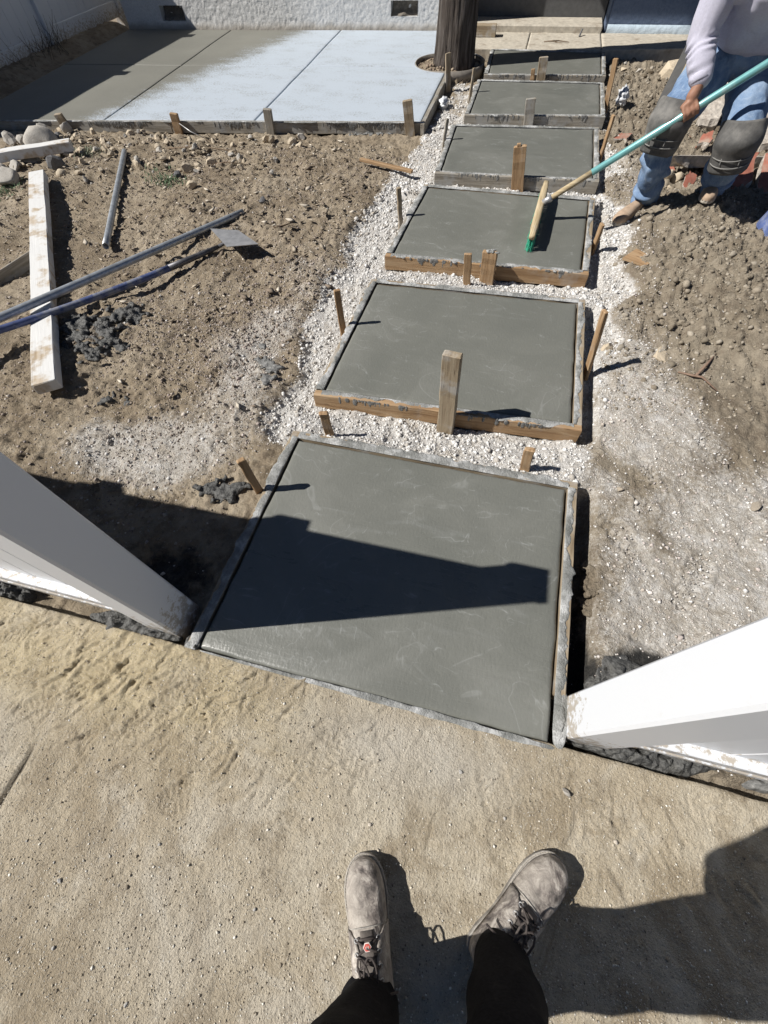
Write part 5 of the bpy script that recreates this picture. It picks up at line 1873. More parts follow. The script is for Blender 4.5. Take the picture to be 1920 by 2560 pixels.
# ------------------------------------------------------------------ weeds
def weed(x, y, n, h, sp, mat, label, seed):
    r = random.Random(seed)
    mb = MB()
    for i in range(n):
        bx, by = x+r.gauss(0, sp), y+r.gauss(0, sp*.8)
        z = hz(bx, by)
        a = r.uniform(0, 6.28)
        l = r.uniform(.4, 1)*h
        d = Vector((math.cos(a)*.6, math.sin(a)*.6, r.uniform(.3, 1)))
        w = Vector((-math.sin(a), math.cos(a), 0))*r.uniform(.002, .005)
        p = Vector((bx, by, z))
        mb.add([p-w*.5, p+w*.5, p+d*l*.55+w, p+d*l*.55-w, p+d*l+Vector((0, 0, -.15*l))], [[0, 1, 2, 3], [3, 2, 4]])
    o = tag(mb.build('weed', mat), label, 'weed', kind='stuff')


weed(-2.86, 3.66, 260, .05, .075, GRASS, 'small green weed patch on the dirt beyond the long pipe', 1)
weed(-3.98, 4.10, 260, .07, .09, GRASS_DRY, 'pale grey-green weed among the broken stones', 2)
weed(-4.14, 3.22, 260, .05, .09, GRASS, 'dark green tuft at the foot of the large left cobble', 3)
weed(-3.05, 3.85, 140, .04, .10, GRASS, 'thin green sprouts below the rubble in front of the patio', 4)

# ------------------------------------------------------------------ scattered stones, chips and litter (uncountable)
def template_set(kind, n=6):
    out = []
    for s in range(n):
        r = random.Random(500+s)
        bm = bmesh.new()
        if kind == 'stone':
            bmesh.ops.create_icosphere(bm, subdivisions=1, radius=1)
            for v in bm.verts: v.co = Vector((v.co.x, v.co.y*r.uniform(.6, 1.0), v.co.z*.75))*r.uniform(.72, 1.18)
        elif kind == 'speck':
            for p in [(1, 0, 0), (-.9, .1, 0), (.1, .8, 0), (0, -.8, .1), (0, 0, .7), (0, 0, -.6)]:
                bm.verts.new(Vector(p)*r.uniform(.7, 1.2))
            bmesh.ops.convex_hull(bm, input=bm.verts)
        else:   # flake: curled chip
            for p in [(1, 0, .1), (-1, .05, .15), (.1, .45, 0), (0, -.4, .05), (.2, .05, .16), (-.2, 0, -.05)]:
                bm.verts.new(Vector((p[0]*r.uniform(.7, 1.3), p[1]*r.uniform(.7, 1.3), p[2])))
            bmesh.ops.convex_hull(bm, input=bm.verts)
        bmesh.ops.triangulate(bm, faces=bm.faces)
        bm.verts.ensure_lookup_table()
        bm.verts.index_update()
        # loose verts can remain after the hull
        bmesh.ops.delete(bm, geom=[v for v in bm.verts if not v.link_faces], context='VERTS')
        bm.verts.index_update()
        out.append((np.array([v.co[:] for v in bm.verts]), np.array([[v.index for v in f.verts] for f in bm.faces])))
        bm.free()
    return out


TPL = {k: template_set(k) for k in ('stone', 'speck', 'flake')}


def scatter(name, x, y, z, size, col, mat, kind='stone', sink=.25, label=None):
    n = len(x)
    Vs, Fs, Cs, base = [], [], [], 0
    which = RNG.integers(0, 6, n)
    for t in range(6):
        I = np.where(which == t)[0]
        if not len(I): continue
        tv, tf = TPL[kind][t]
        a = RNG.uniform(0, 2*np.pi, len(I)); b = RNG.normal(0, .45, len(I))
        ca, sa, cb, sb = np.cos(a), np.sin(a), np.cos(b), np.sin(b)
        v = tv[None]*size[I][:, None, None]
        y1 = v[..., 1]*cb[:, None]-v[..., 2]*sb[:, None]
        z1 = v[..., 1]*sb[:, None]+v[..., 2]*cb[:, None]
        X_ = v[..., 0]*ca[:, None]-y1*sa[:, None]+x[I][:, None]
        Y_ = v[..., 0]*sa[:, None]+y1*ca[:, None]+y[I][:, None]
        Z_ = z1+(z[I]+size[I]*(.6-sink*1.6))[:, None]
        Vs.append(np.stack([X_, Y_, Z_], -1).reshape(-1, 3))
        Fs.append((tf[None]+(np.arange(len(I))*len(tv))[:, None, None]).reshape(-1, 3)+base)
        Cs.append(np.repeat(col[I], len(tv), 0))
        base += len(I)*len(tv)
    me = fast_mesh(name, np.concatenate(Vs), np.concatenate(Fs), np.concatenate(Cs))
    o = link(name, me, mat)
    tag(o, label, kind='stuff')
    return o


def free_of_things(x, y, m=.0):
    ok = np.ones(len(x), bool)
    for q in SLABS:
        ok &= inside_quad(off_quad(q, .048+m), x, y) < 0
    ok &= inside_quad(off_quad(PATIO_Q, .06), x, y) < 0
    ok &= y > .185
    return ok


def pick(n, x0, x1, y0, y1, dens_f):
    x = RNG.uniform(x0, x1, n); y = RNG.uniform(y0, y1, n)
    k = RNG.random(n) < dens_f(x, y)
    k &= free_of_things(x, y)
    return x[k], y[k]


def cols(n, palette, jit=.12):
    p = np.array(palette)[RNG.integers(0, len(palette), n)]
    return np.clip(p*(1+RNG.normal(0, jit, (n, 1))), .01, .9)


# white crushed stone of the channel
def gdens(x, y):
    g = masks(x, y)[0]
    return np.clip(ss(.1, .8, g)*(.55+1.2*np.clip(fbm(x, y, 5, 3, 120)+.15, 0, .6)) + .05*ss(.02, .3, g), 0, 1)*np.where(y > 4.5, .6, 1)
x, y = pick(150000, -1.3, 1.05, 1.02, 6.9, gdens)
s = np.clip(RNG.lognormal(math.log(.0039), .55, len(x)), .0016, .018)*np.where(y > 3.2, 1.25, 1)
scatter('white_gravel', x, y, H(x, y), s, cols(len(x), [(.74, .735, .72), (.70, .69, .67), (.60, .58, .55), (.77, .76, .745), (.46, .43, .39)], .10), STONES, sink=.35, label='white crushed stone filling the channel around the path slabs')
# pale chips on the dusty ground
x, y = pick(170000, -2.2, 2.3, .2, 4.4, lambda x, y: np.clip(ss(.1, .7, masks(x, y)[1])*(1-masks(x, y)[0])*(1-masks(x, y)[2]), 0, 1)*.55 + .02 + .35*np.exp(-((x-.85)/.16)**2)*(y > 1.5))
s = np.clip(RNG.lognormal(math.log(.0030), .55, len(x)), .0014, .017)
scatter('dust_gravel', x, y, H(x, y), s, cols(len(x), [(.76, .74, .71), (.64, .60, .56), (.46, .41, .36), (.54, .48, .45), (.72, .71, .69)]), STONES, 'speck', sink=.35, label='pale stone chips scattered over the dusty ground')
# grey-brown pea gravel and crumbs over the left dirt
x, y = pick(190000, -4.6, -.9, .5, 4.6, lambda x, y: (1-masks(x, y)[0])*(.10 + .65*np.exp(-((x+1.35)/.36)**2-((y-2.0)/.7)**2) + .5*np.exp(-((x+1.9)/.35)**2-((y-1.75)/.3)**2) + .35*np.clip(fbm(x, y, 2, 3, 88), 0, 1)))
s = np.clip(RNG.lognormal(math.log(.0042), .50, len(x)), .002, .017)
scatter('pea_gravel', x, y, H(x, y), s, cols(len(x), [(.33, .28, .24), (.42, .36, .315), (.29, .24, .20), (.52, .47, .42), (.38, .325, .30), (.24, .195, .16)]), STONES, 'speck', sink=.35, label='brown pea gravel strewn over the left dirt')
# earth crumbs on the right-hand mound
x, y = pick(90000, .55, 2.5, 1.7, 7.3, lambda x, y: (1-masks(x, y)[0])*.38*(.4+1.5*np.clip(fbm(x, y, 3, 3, 130)+.2, 0, 1)))
s = np.clip(RNG.lognormal(math.log(.0050), .62, len(x)), .002, .030)
scatter('earth_crumbs', x, y, H(x, y), s, cols(len(x), [(.24, .205, .155), (.29, .25, .195), (.20, .17, .13), (.36, .32, .26)]), STONES, sink=.4, label='brown earth crumbs over the right-hand mound')
# dry chips and leaf litter at left
x, y = pick(12000, -4.9, -1.0, 1.2, 4.8, lambda x, y: .10+.5*ss(2.0, 3.2, y+.3*np.abs(x+3)))
s = np.clip(RNG.lognormal(math.log(.011), .55, len(x)), .004, .05)
scatter('dry_litter', x, y, H(x, y)+.002, s, cols(len(x), [(.30, .25, .19), (.42, .36, .28), (.24, .19, .145), (.58, .52, .43), (.17, .135, .10)]), STONES, 'flake', .2, label='dry wood chips and leaf litter on the left dirt')
# grit on the sidewalk
n = 60000
x = RNG.uniform(-1.8, 1.25, n); y = RNG.uniform(-.72, .14, n)
k = RNG.random(n) < (.30 + .6*np.clip(fbm(x, y, 3, 3, 99)+.2, 0, 1) + .4*ss(-.05, -.5, y))
x, y = x[k], y[k]
s = np.clip(RNG.lognormal(math.log(.00135), .50, len(x)), .0007, .006)
scatter('sidewalk_grit', x, y, Hs(x, y), s, cols(len(x), [(.74, .70, .61), (.64, .58, .48), (.44, .38, .29), (.52, .46, .37), (.80, .77, .70), (.26, .22, .17)]), STONES, 'speck', .2, label='fine grit and pale pebbles strewn over the sidewalk')
# crumbs in the tree ring
n = 700
a = RNG.uniform(0, 6.28, n); rr = RING_R*np.sqrt(RNG.uniform(.3, .95, n))
x, y = RING_C[0]+rr*np.cos(a), RING_C[1]+rr*np.sin(a)
s = np.clip(RNG.lognormal(math.log(.010), .4, n), .004, .025)
scatter('ring_pebbles', x, y, H(x, y), s, cols(n, [(.30, .23, .17), (.42, .34, .25), (.22, .17, .13)]), STONES, label='tan pebbles and soil inside the tree ring')
# countable larger pebbles on the sidewalk
r = random.Random(31)
for (x, y) in [(-.685, -.47), (-.54, -.66), (-.35, -.28), (-.30, -.42), (-.62, -.36), (-.15, -.33), (-.22, -.20), (.32, -.06), (.40, .05), (.62, -.04), (-.42, -.55), (-.78, -.62), (-.9, -.25), (-.05, -.17),
               (.18, .02), (-.48, .0), (.28, -.5), (-1.0, -.45), (-.85, -.5), (.55, .09)]:
    w = r.uniform(.008, .014)
    mt = PEBBLE if r.random() < .6 else PEBBLE_GREY
    rock(x, y, w, place_words(x, y, w, .7, HUES[mt.name], 'pebble', [('the left boot toe', -.054, -.232), ('the right boot toe', .47, -.112), ('the sidewalk joint', -1.14, -.28), ('the left gate post', -.9, .2), ('the right gate post', .5, .18)], (.15, .35, .0095, .0115, .013)), mt, group='loose pebbles on the sidewalk', z=float(Hs(x, y)), sink=.2, name='pebble')
# twigs on the left dirt
for k, (p, lab) in enumerate([([(-3.3, 4.40), (-3.0, 4.46), (-2.7, 4.44), (-2.5, 4.38)], 'long thin twig lying over the rubble in front of the patio'), ([(-2.75, 4.12), (-2.55, 4.13), (-2.35, 4.14)], 'short dry twig right of the chunky yellow rock'),
                           ([(-1.62, 3.0), (-1.56, 3.07), (-1.53, 3.12)], 'dry split sliver on the dirt beyond the scraper blade')]):
    mb = MB(); mb.tube([gpt(x, y, .012) for (x, y) in p], [.0045]*(len(p)-1)+[.002], 6)
    tag(mb.build('twig', TWIG, smooth=True), lab, 'twig')
mb = MB(); mb.tube([Vector((-3.34, 4.77, .0)), Vector((-3.22, 4.74, -.05)), Vector((-3.08, 4.72, -.085))], .004, 6)
tag(mb.build('wire', STEEL, smooth=True), 'bent grey wire beside the orange leaning patio stake', 'wire')
# ------------------------------------------------------------------ concrete broom
broom = empty('broom', (.20, 3.36, .05))
tag(broom, 'wide concrete-finishing broom with green bristles and teal pole resting on the slab', 'broom')
b0, b1 = Vector((.1735, 2.985, .088)), Vector((.2235, 3.755, .092))
m = frame_mtx(b0, b1-b0)
Lb = (b1-b0).length
mb = MB()
xs = np.linspace(0, 1, 15)
prof = []
for k, t in enumerate(xs):
    taper = 1 if .08 < t < .92 else .80
    prof.append((t, taper))
vs, fs = [], []
for (t, tp) in prof:
    for i in range(12):
        a = 2*math.pi*i/12
        ca, sa = math.cos(a), math.sin(a)
        vs.append((t*Lb, .024*tp*math.copysign(abs(ca)**.6, ca), .021*tp*math.copysign(abs(sa)**.6, sa)))
for k in range(len(prof)-1):
    for i in range(12):
        fs.append([k*12+i, (k+1)*12+i, (k+1)*12+(i+1) % 12, k*12+(i+1) % 12])
fs.append(list(range(12))[::-1]); fs.append([(len(prof)-1)*12+i for i in range(12)])
mb.add(vs, fs)
mb.build('head_block', HANDLEWOOD, broom, m, smooth=True)
mb = MB()
r = random.Random(6)
for i in range(900):
    t = r.uniform(.01, .99)
    y0 = r.uniform(-.016, .016)
    p = m @ Vector((t*Lb, y0, -.014))
    q = m @ Vector((t*Lb + (t-.5)*.03 + r.gauss(0, .006), y0*1.3 + r.gauss(0, .006), -.084))
    q.z = max(q.z, .002)
    mb.tube([p, q], .0016, 3, cap=False)
mb.build('bristles', BRISTLE, broom)['kind'] = 'stuff'
PB = Vector((.222, 3.425, .105))
PH = Vector((.905, 3.55, .555))
pd = (PH-PB).normalized()
def pp(t): return PB + pd*t
MB().tube([pp(-.01), pp(.03), pp(.05)], [.021, .022, .020], 14).build('ferrule', STEEL, broom, smooth=True)
MB().tube([pp(.05), pp(.12), pp(.30)], [.0165, .018, .0175], 14).build('wooden_shaft', HANDLEWOOD, broom, smooth=True)
MB().tube([pp(.30), pp(.302), pp(1.2), pp(2.05), pp(2.052)], [.0168, .0195, .0195, .0195, .012], 16).build('pole', TEAL, broom, smooth=True)


# ------------------------------------------------------------------ the worker
wk = empty('person', (1.12, 3.85, -.03))
tag(wk, 'worker in lavender-grey long sleeves, jeans and black knee pads leaning on the teal broom pole', 'person')
hipR, kneeR, ankR = (1.03, 3.98, .655), (.850, 3.655, .470), (.920, 3.79, .055)
hipL, kneeL, ankL = (1.275, 4.0, .655), (1.25, 3.60, .420), (1.33, 3.83, .105)
shR, elR, wrR = (.835, 3.72, 1.02), (.842, 3.70, .813), (.902, 3.585, .668)
shL, elL, wrL = (1.30, 3.74, 1.05), (1.44, 3.72, .88), (1.40, 3.64, .945)
HL = pp(1.42)          # left hand on the pole
wrL = tuple(HL + Vector((.02, .07, .03)))


def finger_chain(mb, pts, r0, r1):
    n = len(pts)-1
    for i in range(n):
        mb.cap(pts[i], r0+(r1-r0)*i/n, pts[i+1], r0+(r1-r0)*(i+1)/n, 8)


def grip_hand(mb, wrist, at, axis, palm_side, thumb_dir):
    """four unequal fingers and a thumb closed round a pole passing 'at' along 'axis'; palm on palm_side"""
    w, a, ax = Vector(wrist), Vector(at), Vector(axis).normalized()
    ps = (Vector(palm_side) - ax*Vector(palm_side).dot(ax)).normalized()
    tn = ax.cross(ps)
    pc = a + ps*.040
    mb.cap(w, .028, pc - (pc-w)*.35, .033, 12)
    mb.ell(pc, (.043, .032, .020), Matrix((ax, tn, ps)).transposed(), 14, 9)
    R = .0195+.009
    for k, (o, ln) in enumerate([(-.033, .92), (-.011, 1.0), (.011, .97), (.033, .80)]):
        c = a + ax*o
        pts = []
        for i, an in enumerate(np.linspace(.25, .25+3.6*ln, 6)):
            rr = R + (.004 if i == 0 else 0)
            pts.append(c + (ps*math.cos(an) + tn*math.sin(an))*rr)
        pts = [pc + ax*o*.9 + tn*.016] + pts[1:]
        finger_chain(mb, pts, .0098, .0078)
    c = a + ax*(.046*thumb_dir)
    pts = [pc + ax*.030*thumb_dir - tn*.020] + [c + (ps*math.cos(an) + tn*math.sin(an))*(R+.002) - ax*.012*thumb_dir*(i) for i, an in enumerate([-.7, -1.6, -2.4])]
    finger_chain(mb, pts, .0125, .0092)


mb = MB()
mb.cap((1.08, 3.72, 1.12), .062, (1.05, 3.63, 1.20), .058)            # neck
HO = Vector((-.04, -.17, -.02))                                       # head carried forward over the broom
def hd(x, y, z): return tuple(Vector((x, y, z)) + HO)
mb.ell(hd(1.085, 3.75, 1.31), (.076, .094, .112))                       # skull
mb.ell(hd(1.078, 3.715, 1.255), (.055, .062, .062))                     # jaw
mb.cap(hd(1.072, 3.655, 1.305), .011, hd(1.068, 3.637, 1.275), .016, 8)   # nose
mb.ell(hd(1.072, 3.668, 1.238), (.026, .014, .010))                     # mouth
for sx in (-1, 1):
    mb.ell(hd(1.078+sx*.036, 3.668, 1.325), (.020, .012, .010))
    mb.ell(hd(1.085+sx*.078, 3.765, 1.295), (.012, .022, .032))
mb.cap(shR, .05, elR, .045); mb.cap(elR, .044, wrR, .030)
mb.cap(shL, .05, elL, .045); mb.cap(elL, .044, wrL, .030)
mb.cap((1.08, 3.74, 1.06), .11, (1.15, 3.98, .78), .11)
mb.cap(shR, .06, (1.08, 3.73, 1.06), .08); mb.cap(shL, .06, (1.08, 3.73, 1.06), .08)
grip_hand(mb, wrR, pp((PH-PB).length), pd, (-.25, .35, .9), 1)
grip_hand(mb, wrL, HL, pd, (.1, .6, .8), -1)
body = melt(mb, 'body', SKIN, wk, .0055, 3)
# eyes, hair
for sx in (-1, 1):
    e_ = MB(); e_.ell(hd(1.076+sx*.033, 3.664, 1.312), (.011, .008, .008), seg=10, rings=7); e_.build('eye', VINYL, wk, smooth=True)
mb = MB(); mb.ell(hd(1.088, 3.768, 1.335), (.084, .095, .100)); mb.ell(hd(1.09, 3.80, 1.30), (.078, .07, .09))
melt(mb, 'hair', HAIR, wk, .012, 2)


def folds(seed, amp, fx, fz, extra=None):
    def f(p):
        q = p*np.array([fx, fx, fz])
        a = vn3(q, seed); b = vn3(q*2.1, seed+1)
        h = amp*(1-np.abs(a)*3.2) + amp*.5*b
        if extra is not None: h = h + extra(p)
        return h
    return f


# shirt: torso, sleeves bunched towards the cuff
mb = MB()
mb.cap((1.15, 3.96, .82), .155, (1.09, 3.76, 1.02), .165)
mb.ell((1.06, 3.86, .87), (.14, .14, .14)); mb.ell((1.225, 3.86, .87), (.14, .14, .14))
mb.ell((1.15, 3.945, .775), (.200, .165, .060))
mb.cap(shR, .090, (1.08, 3.74, 1.05), .12); mb.cap(shL, .090, (1.08, 3.74, 1.05), .12)
mb.cap((1.08, 3.72, 1.10), .082, (1.07, 3.69, 1.14), .072)
mb.cap(shR, .088, elR, .072); mb.cap(elR, .072, tuple(Vector(elR).lerp(Vector(wrR), .9)), .050)
mb.cap(shL, .088, elL, .072); mb.cap(elL, .072, tuple(Vector(elL).lerp(Vector(wrL), .9)), .050)
va = (Vector(wrR)-Vector(elR)).normalized()
def sleeve_wr(p):
    out = 0
    for el, wr in ((elR, wrR), (elL, wrL)):
        e = np.array(el); d = np.array(wr)-e; L = np.linalg.norm(d); d = d/L
        t = (p-e)@d/L
        rad = np.linalg.norm((p-e)-np.outer((p-e)@d, d), axis=1)
        m_ = ((rad < .11) & (t > -.15) & (t < .95))
        ph = t*30 + 9.0*vn3(p*13, 5)
        out = out + np.where(m_, ss(-.15, .1, t)*.0065*np.sin(ph)*np.clip(.55+2.2*vn3(p*17+4.0, 6), 0, 1.2), 0)
    return out
melt(mb, 'shirt', SHIRT, wk, .0085, 3, folds(15, .009, 9, 6, sleeve_wr))
for el, wr in ((elR, wrR), (elL, wrL)):
    el, wr = Vector(el), Vector(wr)
    MB().tube([el.lerp(wr, .80), el.lerp(wr, .84), el.lerp(wr, .98), el.lerp(wr, 1.0)], [.046, .050, .047, .040], 20).build('cuff', SHIRT, wk, smooth=True)
# belt
a = np.linspace(0, 2*math.pi, 40, endpoint=False)
MB().tube([(1.15+.198*math.cos(t), 3.985+.158*math.sin(t), .752-.012*math.sin(t)) for t in a], .019, 8, closed=True).build('belt', LEATHER, wk, smooth=True)

# jeans
mb = MB()
mb.ell((1.152, 3.995, .70), (.195, .160, .115))
for hp, kn, an in ((hipR, kneeR, ankR), (hipL, kneeL, ankL)):
    mb.cap(hp, .130, kn, .094)
    mb.cap(kn, .092, tuple(Vector(kn).lerp(Vector(an), .45)), .086)
    mb.cap(tuple(Vector(kn).lerp(Vector(an), .45)), .088, an, .072)
    mb.cap(an, .074, (an[0], an[1], an[2]-.005), .074)
def leg_folds(p):
    out = 0
    for kn, an in ((kneeR, ankR), (kneeL, ankL)):
        e = np.array(kn); d = np.array(an)-e; L = np.linalg.norm(d); d = d/L
        t = (p-e)@d/L
        rad = np.linalg.norm((p-e)-np.outer((p-e)@d, d), axis=1)
        m_ = (rad < .13) & (t > .15)
        ph = t*17 + 11.0*vn3(p*8, 8)
        out = out + np.where(m_, .014*np.sin(ph)*ss(.15, .4, t), 0)
    return out
melt(mb, 'jeans', JEANS, wk, .008, 2, folds(25, .013, 15, 9, leg_folds))

# knee pads: rubber shell over the knee, trim seams, strap
def knee_pad(hp, kn, an, seed):
    hp, kn, an = Vector(hp), Vector(kn), Vector(an)
    ax = (kn.lerp(an, .5) - kn.lerp(hp, .35)).normalized()
    fr = (kn*2 - hp - an)
    fr = (fr - ax*fr.dot(ax)).normalized()
    fr = (fr + Vector((-.25, -.65, 0)))
    fr = (fr - ax*fr.dot(ax)).normalized()
    sd = ax.cross(fr)
    M = Matrix((sd, fr, ax)).transposed()
    mb = MB()
    n1, n2 = 26, 22
    vs, fs = [], []
    for i in range(n2):
        t = -1+2*i/(n2-1)
        for j in range(n1):
            a = (-1+2*j/(n1-1))*1.75
            wv = math.sqrt(max(0.0, 1-abs(t)**4))
            aa = a*(.55+.45*wv)*.92
            rr = .106 + .030*math.exp(-(t+.20)**2/.16)*math.cos(a*.8) - .004*t
            c = kn + ax*(t*.125+.015) - fr*.016*(t*t)
            p = c + (fr*math.cos(aa)+sd*math.sin(aa))*rr
            vs.append(p)
    for i in range(n2-1):
        for j in range(n1-1):
            fs.append([i*n1+j, i*n1+j+1, (i+1)*n1+j+1, (i+1)*n1+j])
    mb.add(vs, fs)
    o = mb.build('knee_pad', PAD, wk, smooth=True)
    so = o.modifiers.new('t', 'SOLIDIFY'); so.thickness = .014; so.offset = 0
    for (t, r_) in ((.34, .106), (.62, .103)):
        c = kn + ax*(t*.125+.015)
        pts = [c + (fr*math.cos(a)+sd*math.sin(a))*(r_+.012*math.cos(a)) + ax*.012*math.cos(a*1.3) for a in np.linspace(-1.5, 1.5, 17)]
        MB().tube(pts, .0032, 5).build('pad_seam', PADTRIM, o, smooth=True)
    for xx in (-.4, .45):
        pts = [kn + ax*((.34+.28*k/4)*.125+.015) + (fr*math.cos(xx)+sd*math.sin(xx))*(.116) for k in range(5)]
        MB().tube(pts, .0028, 5).build('pad_seam', PADTRIM, o, smooth=True)
    c = kn + ax*.11
    pts = [c + (fr*math.cos(a)+sd*math.sin(a))*.095 for a in np.linspace(0, 2*math.pi, 28, endpoint=False)]
    MB().tube(pts, .010, 6, closed=True).build('strap', PAD, o, smooth=True)


knee_pad(hipR, kneeR, ankR, 1)
knee_pad(hipL, kneeL, ankL, 2)


def shoe_mesh(L, prof, nth=20):
    """rows along x from heel to toe: (x, half width, height, lift)"""
    vs, fs = [], []
    n = len(prof)
    for (x, w, h, z0) in prof:
        for i in range(nth):
            a = math.pi*i/(nth-1)
            ca, sa = math.cos(a), math.sin(a)
            vs.append((x*L, w*math.copysign(abs(ca)**.75, ca), z0 + h*abs(sa)**.7))
    for k in range(n-1):
        for i in range(nth-1):
            fs.append([k*nth+i, k*nth+i+1, (k+1)*nth+i+1, (k+1)*nth+i])
        fs.append([k*nth, (k+1)*nth, (k+1)*nth+nth-1, k*nth+nth-1])
    fs.append(list(range(nth))); fs.append([(n-1)*nth+i for i in range(nth)][::-1])
    return vs, fs


def sole_mesh(L, prof, h, grow=1.08, z0=0.0):
    pts = []
    for (x, w) in prof: pts.append((x*L, w*grow))
    ring_ = [(x, w) for (x, w) in pts] + [(x, -w) for (x, w) in reversed(pts)]
    n = len(ring_)
    vs = [(x*.995, y*.98, z0) for (x, y) in ring_] + [(x, y, z0+h*.25) for (x, y) in ring_] + [(x, y, z0+h*.9) for (x, y) in ring_] + [(x*.998, y*.97, z0+h) for (x, y) in ring_]
    fs = [list(range(n))[::-1], [3*n+i for i in range(n)]]
    for k in range(3):
        for i in range(n):
            fs.append([k*n+i, k*n+(i+1) % n, (k+1)*n+(i+1) % n, (k+1)*n+i])
    return vs, fs


def work_shoe(heel, toe, zg, name):
    heel, toe = Vector((*heel, zg)), Vector((*toe, zg-.005))
    m = frame_mtx(heel, toe-heel)
    L = (toe-heel).length
    prof = [(0.0, .012, .045, .012), (.02, .026, .06, .012), (.08, .036, .072, .012), (.2, .039, .078, .012), (.34, .040, .078, .012), (.48, .043, .072, .012), (.62, .048, .062, .012),
            (.76, .050, .053, .012), (.87, .045, .047, .012), (.94, .035, .038, .012), (.985, .019, .027, .012), (1.0, .006, .016, .012)]
    t = empty(name, heel)
    t.parent = wk
    t.matrix_parent_inverse = world_of(wk).inverted()
    v, f = shoe_mesh(L, prof)
    MB().add(v, f).build('upper', SHOE, t, m, smooth=True)
    v, f = sole_mesh(L, [(.0, .010), (.03, .030), (.15, .038), (.4, .037), (.6, .046), (.76, .049), (.88, .043), (.95, .031), (1.0, .010)], .018, 1.06)
    MB().add(v, f).build('sole', SOLE_PALE, t, m)
    return t


zR, zL = hz(.83, 3.66)+.004, hz(1.29, 3.74)+.008
work_shoe((.950, 3.835), (.742, 3.565), zR, 'shoe')
work_shoe((1.345, 3.90), (1.262, 3.625), zL, 'shoe')
# trowel handle sticking out of the back pocket
th_ = empty('trowel', (1.02, 4.06, .72))
tag(th_, 'tool with a red-brown handle hanging at the worker hip', 'trowel')
a, b = Vector((1.065, 4.75, .57)), Vector((1.005, 4.72, .40))
a, b = Vector((.995, 4.03, .735)), Vector((.925, 3.99, .605))
MB().tube([a, a.lerp(b, .2), a.lerp(b, .75), b], [.012, .022, .023, .018], 12).build('handle', REDHANDLE, th_, smooth=True)
MB().tube([b, b.lerp(a, -.15), b.lerp(a, -.3)], [.024, .026, .020], 12).build('ferrule', DARKSTEEL, th_, smooth=True)

# ------------------------------------------------------------------ the photographer: dusty boots, black trousers
ph = empty('person', (.17, -.42, 0))
tag(ph, 'person standing on the sidewalk in dusty lace-up boots and black trousers', 'person')


